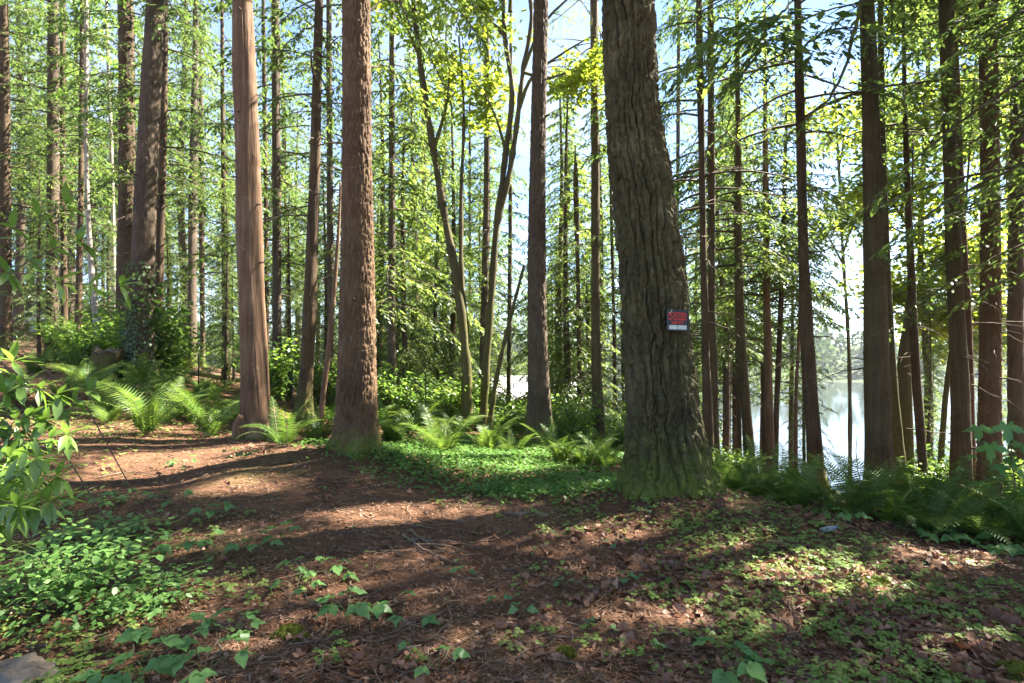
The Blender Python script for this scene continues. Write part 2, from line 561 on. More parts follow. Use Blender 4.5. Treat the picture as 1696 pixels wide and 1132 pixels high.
# ------------------------------------------------------------------ ground and lake
def build_ground():
    def axis(c, near, far, n):
        t = np.linspace(-1, 1, n)
        k = 6.6
        return c + np.sinh(t * k) / np.sinh(k) * far
    xs = axis(0.5, 0, 420, 391)
    t = np.linspace(0, 1, 430)
    k = 6.4
    ys = 3.5 + np.concatenate([-(np.sinh(np.linspace(1, 0, 121)[:-1] * 4.2) / np.sinh(4.2)) * 60, (np.sinh(t * k) / np.sinh(k)) * 520])
    X, Y = np.meshgrid(xs, ys, indexing='xy')
    Z = height(X, Y)
    V = np.stack([X, Y, Z], -1).reshape(-1, 3)
    ny, nx = X.shape
    i = np.arange(ny - 1)[:, None] * nx
    j = np.arange(nx - 1)[None]
    F = np.stack([i + j, i + j + 1, i + nx + j + 1, i + nx + j], -1).reshape(-1, 4)
    mb = MB()
    mb.add(V, F)
    g = obj("ground", mb, ground_material())
    g["kind"] = "structure"
    mb = MB()
    mb.add([[-260, 8, LAKE_Z], [300, 8, LAKE_Z], [300, 330, LAKE_Z], [-260, 330, LAKE_Z]], [[0, 1, 2, 3]])
    w = obj("lake", mb, water_material())
    w["kind"] = "structure"
build_ground()

# ------------------------------------------------------------------ canopy gaps shaped to let the sun onto chosen patches
GAPS = [(-4.1, 7.2, 1.25, 0.75), (-1.1, 5.5, 1.15, 0.36), (-0.4, 8.4, 1.7, 1.2), (2.15, 4.15, 0.75, 0.50), (2.5, 3.0, 0.5, 0.26),
        (-6.1, 9.4, 1.3, 1.0), (-7.6, 8.6, 1.3, 0.9), (-2.6, 10.6, 1.0, 0.7), (0.9, 3.35, 0.42, 0.2), (3.5, 4.6, 0.5, 0.3),
        (1.0, 9.9, 1.0, 0.7), (-2.9, 6.1, 0.6, 0.25)]
LIT_TRUNKS = [(-3.93, 8.66, 0.5, 7.5, 0.42), (-2.0, 7.45, 0.7, 6.0, 0.20), (0.75, 10.5, -0.5, 3, 0.30)]
def sunlit(P):
    """True where a twig would shade one of the gaps in the canopy"""
    P = np.asarray(P, float)
    t = np.maximum(P[..., 2], 0) / SUNV[2]
    gx, gy = P[..., 0] - SUNV[0] * t, P[..., 1] - SUNV[1] * t
    wob = 1 + 0.45 * vnoise(gx * 1.6, gy * 1.6, 0, 41)
    hit = np.zeros(gx.shape, bool)
    for cx, cy_, rx, ry in GAPS:
        hit |= ((gx - cx) / rx) ** 2 + ((gy - cy_) / ry) ** 2 < wob
    sxy = SUNV[:2] / np.linalg.norm(SUNV[:2])
    for cx, cy_, z0, z1, rr in LIT_TRUNKS:
        qx, qy = P[..., 0] - cx, P[..., 1] - cy_
        u = qx * sxy[0] + qy * sxy[1]
        v = np.abs(-qx * sxy[1] + qy * sxy[0])
        zz = P[..., 2] - u * math.tan(SUN_EL)
        hit |= (u > 0) & (v < rr) & (zz > z0) & (zz < z1)
    return hit

# ------------------------------------------------------------------ trees
def furrow(x, y, z, k, st, w, seed):
    wx = 0.35 * vnoise(x * k * 0.5, y * k * 0.5, z * k * 0.35, seed + 3)
    n = vnoise(x * k + wx, y * k - wx, z * k / st + 2.0 * wx, seed) + 0.45 * vnoise(x * k * 2.1, y * k * 2.1, z * k * 2.1 / st, seed + 1)
    return np.clip(1 - np.abs(n) / w, 0, 1)

def plates(th, x, y, z, n, seed, w):
    """long vertical furrows that wander, merge and break"""
    ph = n * (th + 0.10 * np.sin(3 * th + seed) + 0.06 * np.sin(7 * th + 2 * seed)) + 1.5 * vnoise(x * 3.2, y * 3.2, z * 1.3, seed) + 0.9 * vnoise(x * 8, y * 8, z * 4.2, seed + 1) + 0.6 * vnoise(x * 20, y * 20, z * 14, seed + 2) + 0.9 * vnoise(x * 5, y * 5, z * 2.4, seed + 8)
    ww = w * (0.75 + 0.75 * vnoise(x * 6, y * 6, z * 2.6, seed + 3))
    f = np.clip(1 - np.abs(np.sin(ph)) / np.maximum(ww, 0.03), 0, 1)
    zc = z + 0.06 * vnoise(x * 9, y * 9, z * 3, seed + 4)
    c = np.clip(1 - np.abs(vnoise(x * n * 0.55, y * n * 0.55, zc * n * 0.22, seed + 6)) / 0.08, 0, 1)
    return np.maximum(f, 0.35 * c)

def worley(x, y, z, seed):
    """distance to the nearest cell border and a random value per cell"""
    xi, yi, zi = np.floor(x), np.floor(y), np.floor(z)
    d1 = np.full(x.shape, 9.0)
    d2 = np.full(x.shape, 9.0)
    idv = np.zeros(x.shape)
    for a in (-1, 0, 1):
        for b in (-1, 0, 1):
            for c in (-1, 0, 1):
                cx, cy_, cz = xi + a, yi + b, zi + c
                h0 = _hash(cx, cy_, cz, seed)
                h1 = np.modf(h0 * 917.31)[0]
                h2 = np.modf(h0 * 5231.7)[0]
                px = cx + 0.5 + 0.45 * h0
                py = cy_ + 0.5 + 0.45 * h1
                pz = cz + 0.5 + 0.45 * h2
                d = np.sqrt((x - px) ** 2 + (y - py) ** 2 + (z - pz) ** 2)
                near = d < d1
                d2 = np.where(near, d1, np.minimum(d2, d))
                idv = np.where(near, h1, idv)
                d1 = np.where(near, d, d1)
    return d2 - d1, idv

def cracked(x, y, z, k, st, w, seed):
    a = 0.22 * vnoise(x * k * 2.3, y * k * 2.3, z * k * 1.1, seed) + 0.12 * vnoise(x * k * 5, y * k * 5, z * k * 3, seed + 1)
    sh = 0.8 * vnoise(x * 2.2, y * 2.2, z * 0.9, seed + 2)
    e, i = worley(x * k + a + sh, y * k - a + sh, z * k / st + 1.2 * a, seed + 4)
    return np.clip(1 - e / w, 0, 1), i

def bark_disp(kind, x, y, z, seed, th):
    if kind == 'oldfir':
        v = plates(th, x, y, z, 9, seed, 0.5)
        c, cid = cracked(x, y, z, 12.5, 4.4, 0.34, seed + 31)
        return (-0.075 * np.maximum(v ** 0.7, 0.5 * c ** 0.9) + 0.010 * cid + 0.014 * fbm(x * 24, y * 24, z * 9, 3, seed + 5)
                + 0.011 * vnoise(x * 52, y * 52, z * 24, seed + 7) + 0.018 * vnoise(x * 4, y * 4, z * 1.2, seed + 9))
    if kind == 'fir':
        c, cid = cracked(x, y, z, 24, 4.6, 0.30, seed)
        return -0.020 * c ** 0.8 + 0.004 * cid + 0.006 * fbm(x * 34, y * 34, z * 11, 2, seed + 5)
    if kind == 'cedar':
        return 0.013 * fbm(x * 34, y * 34, z * 1.6, 3, seed) + 0.012 * vnoise(x * 5, y * 5, z * 0.9, seed + 2)
    if kind == 'maple':
        return 0.012 * fbm(x * 9, y * 9, z * 5, 3, seed)
    return 0.006 * fbm(x * 18, y * 18, z * 4, 2, seed)

def trunk_path(pts, d, top, lean_end=0.5):
    """pts: (px, py, width px) from the top of the frame to the foot, all at distance d; returns control rows x,y,z,r from foot to tip"""
    rows = []
    for q in pts:
        px, py, w = q[:3]
        dd = q[3] if len(q) > 3 else d
        p = at(px, py, dd)
        rows.append([p[0], p[1], p[2], w * 0.465 / FPX * dd])
    rows.sort(key=lambda r: r[2])
    rows = np.array(rows)
    b, b2 = rows[0], rows[1]
    hz = H(b[0], b[1])
    sl = (b2[:2] - b[:2]) / (b2[2] - b[2])
    foot = hz - 0.25
    if foot < b[2] - 0.02:
        xy = b[:2] + sl * 0.6 * (foot - b[2])
        rows = np.vstack([[xy[0], xy[1], H(xy[0], xy[1]) - 0.25, b[3] * 1.04], rows])
    t1, t2 = rows[-1], rows[-2]
    slt = (t1[:2] - t2[:2]) / (t1[2] - t2[2])
    n = 4
    for k in range(1, n + 1):
        z = t1[2] + (top - t1[2]) * k / n
        xy = t1[:2] + slt * lean_end * (z - t1[2])
        rows = np.vstack([rows, [xy[0], xy[1], z, max(0.02, t1[3] * (1 - 0.93 * k / n))]])
    return rows

def interp_path(rows, zs):
    m = np.gradient(rows, rows[:, 2], axis=0)
    k = np.clip(np.searchsorted(rows[:, 2], zs, side='right') - 1, 0, len(rows) - 2)
    h = (rows[k + 1, 2] - rows[k, 2])[:, None]
    t = (zs - rows[k, 2])[:, None] / h
    t = np.clip(t, 0, 1)
    return ((2 * t ** 3 - 3 * t ** 2 + 1) * rows[k] + (t ** 3 - 2 * t ** 2 + t) * h * m[k] + (-2 * t ** 3 + 3 * t ** 2) * rows[k + 1] + (t ** 3 - t ** 2) * h * m[k + 1])

def trunk_mb(rows, base, nseg, dz, zfine, kind, seed, flare=0.25, fh=0.35, lobes=5, lob=0.5):
    z0, z1 = rows[0, 2], rows[-1, 2]
    zf = min(zfine, z1)
    zs = np.concatenate([np.arange(z0, zf, dz), np.linspace(zf, z1, 26)])
    P = interp_path(rows, zs)
    r = np.maximum(P[:, 3], 0.012)
    th = np.arange(nseg) * 2 * np.pi / nseg
    C, S = np.cos(th)[None], np.sin(th)[None]
    rb = r[:, None]
    zz = zs[:, None] + 0 * C
    dx, dy = C * rb, S * rb
    k = min(1.0, float(np.median(rows[:, 3])) / 0.05)
    disp = bark_disp(kind, dx + base[0] * 3.7, dy + base[1] * 1.9, zz, seed, th[None] + 0 * zz) * k
    disp = np.minimum(disp, rb * 0.3)
    gz = np.maximum(zz - (z0 + 0.25), 0)
    rnd = np.random.RandomState(seed)
    ph = rnd.rand() * 6.28
    lb = 1 + lob * np.cos(lobes * (th[None] + 0.3 * np.sin(th[None] * 2 + ph)) + ph)
    fl = flare * rb * np.exp(-gz / fh) * lb + 0.05 * rb * np.exp(-gz / (fh * 3))
    big = 0.05 * rb * np.sin(2 * th[None] + ph + zz * 0.4)
    rr = np.maximum(rb + disp + fl + big, 0.008)
    X = P[:, 0:1] + C * rr - base[0]
    Y = P[:, 1:2] + S * rr - base[1]
    Z = zz - base[2]
    V = np.stack([X, Y, Z], -1).reshape(-1, 3)
    n = len(zs)
    i = np.arange(n - 1)[:, None] * nseg
    j = np.arange(nseg)[None]
    F = np.stack([i + j, i + (j + 1) % nseg, i + nseg + (j + 1) % nseg, i + nseg + j], -1).reshape(-1, 4)
    mb = MB()
    mb.add(V, F)
    return mb

UP = np.array([0, 0, 1.0])
def spray(rng, B, L, gap, nl, leaf, lv, prune=None, off=None, wide=0.34, tdroop=0.25, start=0.14):
    """side twigs along the branch polyline B with flat needle sprays"""
    n = len(B)
    m = max(5, int(L / gap))
    t = np.linspace(start, 1.0, m)
    f = t * (n - 1)
    k = np.minimum(f.astype(int), n - 2)
    w = (f - k)[:, None]
    pos = B[k] * (1 - w) + B[k + 1] * w
    T = unit(B[k + 1] - B[k])
    S = unit(np.cross(T, UP))
    sg = np.where(np.arange(m) % 2 == 0, 1.0, -1.0)[:, None]
    a = rng.uniform(0.65, 1.15, m)[:, None]
    a[-1] = 0.1
    D = unit(T * np.cos(a) + S * sg * np.sin(a) + np.stack([np.zeros(m), np.zeros(m), rng.uniform(-0.45, 0.10, m)], -1))
    lt = (L * wide * (1.08 - t) + 0.13) * rng.uniform(0.6, 1.25, m)
    if prune is not None:
        keep = ~prune(pos + D * (lt * 0.6)[:, None] + (off if off is not None else 0))
        pos, D, lt, T = pos[keep], D[keep], lt[keep], T[keep]
        m = len(pos)
        if m == 0:
            return
    u = (np.arange(nl) + 0.4) / nl
    u = u[None, :] + rng.uniform(-0.3, 0.3, (m, nl)) / nl
    lp = pos[:, None] + D[:, None] * (lt[:, None] * u)[..., None]
    lp[..., 2] -= tdroop * lt[:, None] * u ** 2
    S2 = unit(np.cross(D, UP))
    s2 = np.where(np.arange(nl) % 2 == 0, 1.0, -1.0)[None, :, None]
    b = rng.uniform(0.35, 1.0, (m, nl))[..., None]
    ld = unit(D[:, None] * np.cos(b) + S2[:, None] * s2 * np.sin(b) + rng.normal(0, 0.16, (m, nl, 3)) - UP * (0.15 + 0.3 * u[..., None]))
    ls = unit(np.cross(ld, UP + rng.normal(0, 0.35, (m, nl, 3))))
    ln = np.maximum(leaf[0], lt[:, None] / nl * 1.5) * rng.uniform(0.7, 1.3, (m, nl))
    wd = ln * leaf[1] * rng.uniform(0.8, 1.2, (m, nl))
    V, F = kites(lp.reshape(-1, 3), ld.reshape(-1, 3), ls.reshape(-1, 3), ln.ravel(), wd.ravel(), 0.45)
    lv.add(V, F)

def conifer_crown(rng, axis, z0, z1, rmax, nb, leaf=(0.122, 0.36), gap=0.11, nl=10, droop=0.42, prune=None, off=None, dead=None, shape=0.75, az_pref=None):
    wood, lv = MB(), MB()
    for i in range(nb):
        f = (i + rng.uniform(0, 1)) / nb
        z = z0 + (z1 - z0) * f ** 1.1
        L = rmax * (0.92 * (1 - f) ** shape + 0.08) * rng.uniform(0.55, 1.12)
        az = i * 2.39996 + rng.normal(0, 0.45)
        if az_pref is not None and rng.uniform() < 0.6:
            az = az_pref + rng.normal(0, 0.7)
        up, dr = rng.uniform(-0.05, 0.25), droop * rng.uniform(0.6, 1.35)
        t = np.linspace(0, 1, 7)
        ax = axis(z)
        bend = rng.normal(0, 0.25)
        d = np.stack([np.cos(az + bend * t), np.sin(az + bend * t)], -1)
        B = np.stack([ax[0] + d[:, 0] * L * t, ax[1] + d[:, 1] * L * t, z + L * (up * t - dr * t ** 2)], -1)
        if prune is not None and prune(B[2:] + (off if off is not None else 0)).mean() > 0.5:
            continue
        V, F = tube(B, np.linspace(0.010 + 0.007 * L, 0.003, 7), 4)
        wood.add(V, F)
        spray(rng, B, L, gap, nl, leaf, lv, prune, off)
    if dead:
        for i in range(dead[2]):
            z = rng.uniform(dead[0], dead[1])
            L = rng.uniform(0.25, 1.3)
            az = rng.uniform(0, 6.28)
            t = np.linspace(0, 1, 5)
            ax = axis(z)
            B = np.stack([ax[0] + np.cos(az) * L * t, ax[1] + np.sin(az) * L * t, z + L * (rng.uniform(-0.3, 0.25) * t - 0.25 * t ** 2)], -1)
            B[1:] += rng.normal(0, 0.03, (4, 3))
            V, F = tube(B, np.linspace(0.016, 0.003, 5), 4)
            wood.add(V, F)
    return wood, lv

def leaf_cloud(rng, C, n, rad, lv, size=0.13, flat=0.55, asp=0.85, prune=None, off=None):
    p = rng.normal(0, 1, (n, 3))
    p = unit(p) * (rng.uniform(0, 1, (n, 1)) ** 0.45) * rad
    p[:, 2] *= flat
    p = p + C
    if prune is not None:
        p = p[~prune(p + (off if off is not None else 0))]
        n = len(p)
        if n == 0:
            return
    a = rng.uniform(0, 6.28, n)
    d = unit(np.stack([np.cos(a), np.sin(a), rng.normal(-0.35, 0.35, n)], -1))
    nn = unit(np.stack([rng.normal(0, 0.5, n), rng.normal(0, 0.5, n), np.ones(n)], -1))
    s = unit(np.cross(d, nn))
    ln = size * rng.uniform(0.55, 1.25, n)
    V, F = kites(p, d, s, ln, ln * asp, 0.45)
    lv.add(V, F)

def broadleaf_crown(rng, limbs, lv, wood, nsub=6, nleaf=26, rad=0.55, size=0.13, prune=None, off=None):
    """limbs: list of polylines (k,3) with start radius; leaves in layered clumps round the outer sub-branches"""
    for B, r0 in limbs:
        B = catmull(B, 12)
        V, F = tube(B, np.linspace(r0, 0.012, 12), 6)
        wood.add(V, F)
        L = np.linalg.norm(np.diff(B, axis=0), axis=1).sum()
        for q in range(nsub):
            t = rng.uniform(0.35, 1.0)
            p = B[min(11, int(t * 11))]
            a = rng.uniform(0, 6.28)
            l = L * rng.uniform(0.16, 0.38)
            e = p + np.array([math.cos(a) * l, math.sin(a) * l, l * rng.uniform(-0.15, 0.45)])
            m = (p + e) / 2 + rng.normal(0, 0.08 * l, 3)
            S = catmull(np.array([p, m, e]), 6)
            V, F = tube(S, np.linspace(max(0.008, r0 * 0.3), 0.004, 6), 4)
            wood.add(V, F)
            for s in S[2:]:
                leaf_cloud(rng, s + rng.normal(0, rad * 0.3, 3), nleaf, rad * rng.uniform(0.6, 1.2), lv, size, prune=prune, off=off)

def add_tree(name, label, pts, d, top, bark, M, seed, crown=None, fine=None, nseg=22, dz=0.12, group=None, flare=0.25, fh=0.35, leaf=None, lobes=5, limbs=None, prune=True):
    rows = trunk_path(pts, d, top)
    base = np.array([rows[0, 0], rows[0, 1], H(rows[0, 0], rows[0, 1])])
    t = thing(name, label, "tree", base, 0, group)
    zf = fine if fine is not None else CAM_Z + CY / FPX * d + 0.6
    obj("trunk", trunk_mb(rows, base, nseg, dz, zf, bark, seed, flare, fh, lobes), M, t)
    rng = np.random.RandomState(seed)
    pr = sunlit if prune else None
    if crown:
        def axis(z):
            q = interp_path(rows, np.array([z + base[2]]))[0]
            return q[:2] - base[:2]
        kw = dict(crown)
        kind = kw.pop('kind', 'hem')
        w, lv = conifer_crown(rng, axis, prune=pr, off=base, **kw)
        if w.n:
            obj("branches", w, M_TWIG, t)
        if lv.n:
            obj("crown", lv, leaf or L_HEM, t, smooth=False)
    return t, base, rows

FRAME_TOP = lambda d: CAM_Z + CY / FPX * d
def cr(d, z0=None, h=20, r=2.6, nb=60, **k):
    """crown that starts above the frame unless z0 is given; heights above the foot"""
    c = dict(z0=z0, z1=h, rmax=r, nb=nb)
    c.update(k)
    return c

# the large trunks near the path ----------------------------------------------------
big_fir, big_base, big_rows = add_tree(
    "old_fir_tree", "massive furrowed old fir with mossy flared roots and a posted sign nailed on",
    [(1040, 0, 93), (1049, 200, 98), (1073, 400, 110), (1091, 600, 114), (1099, 700, 124), (1107, 790, 142)],
    5.9, 30, 'oldfir', M_FIR, 11, cr(5.9, 8.0, 29, 4.2, 64, gap=0.15, nl=7, leaf=(0.11, 0.36)), nseg=250, dz=0.0115, flare=0.20, fh=0.24, lobes=6)
red_fir, _, red_rows = add_tree(
    "red_fir_tree", "thick straight reddish furrowed fir trunk with moss at its foot beside the brown mound",
    [(590, 0, 50), (591, 250, 52), (592, 500, 60), (591, 640, 66), (590, 740, 71)],
    7.5, 27, 'fir', M_REDFIR, 12, cr(7.5, 8.4, 26, 3.2, 50, gap=0.14), nseg=170, dz=0.015, flare=0.26, fh=0.2)
cedar_a, _, ced_rows = add_tree(
    "sunlit_cedar_tree", "smooth orange brown cedar trunk with its right side sunlit and a burled foot",
    [(401, 0, 33), (408, 200, 37), (414, 400, 42), (420, 560, 45), (423, 690, 50), (423, 735, 55)],
    8.66, 24, 'cedar', M_CEDAR, 13, cr(8.7, 8.2, 23, 2.8, 46, gap=0.13), nseg=96, dz=0.03, flare=0.30, fh=0.16, leaf=L_CED)
fir_c, _, firc_rows = add_tree(
    "grey_fir_tree", "grey brown fir trunk with a sunlit flared foot in front of the small house",
    [(896, 0, 26), (892, 200, 29), (889, 400, 34), (891, 600, 38), (894, 700, 45), (895, 742, 54)],
    10.5, 27, 'fir', M_HEM, 14, cr(10.5, 10.2, 26, 2.6, 44, gap=0.14), nseg=90, dz=0.03, flare=0.22, fh=0.3)

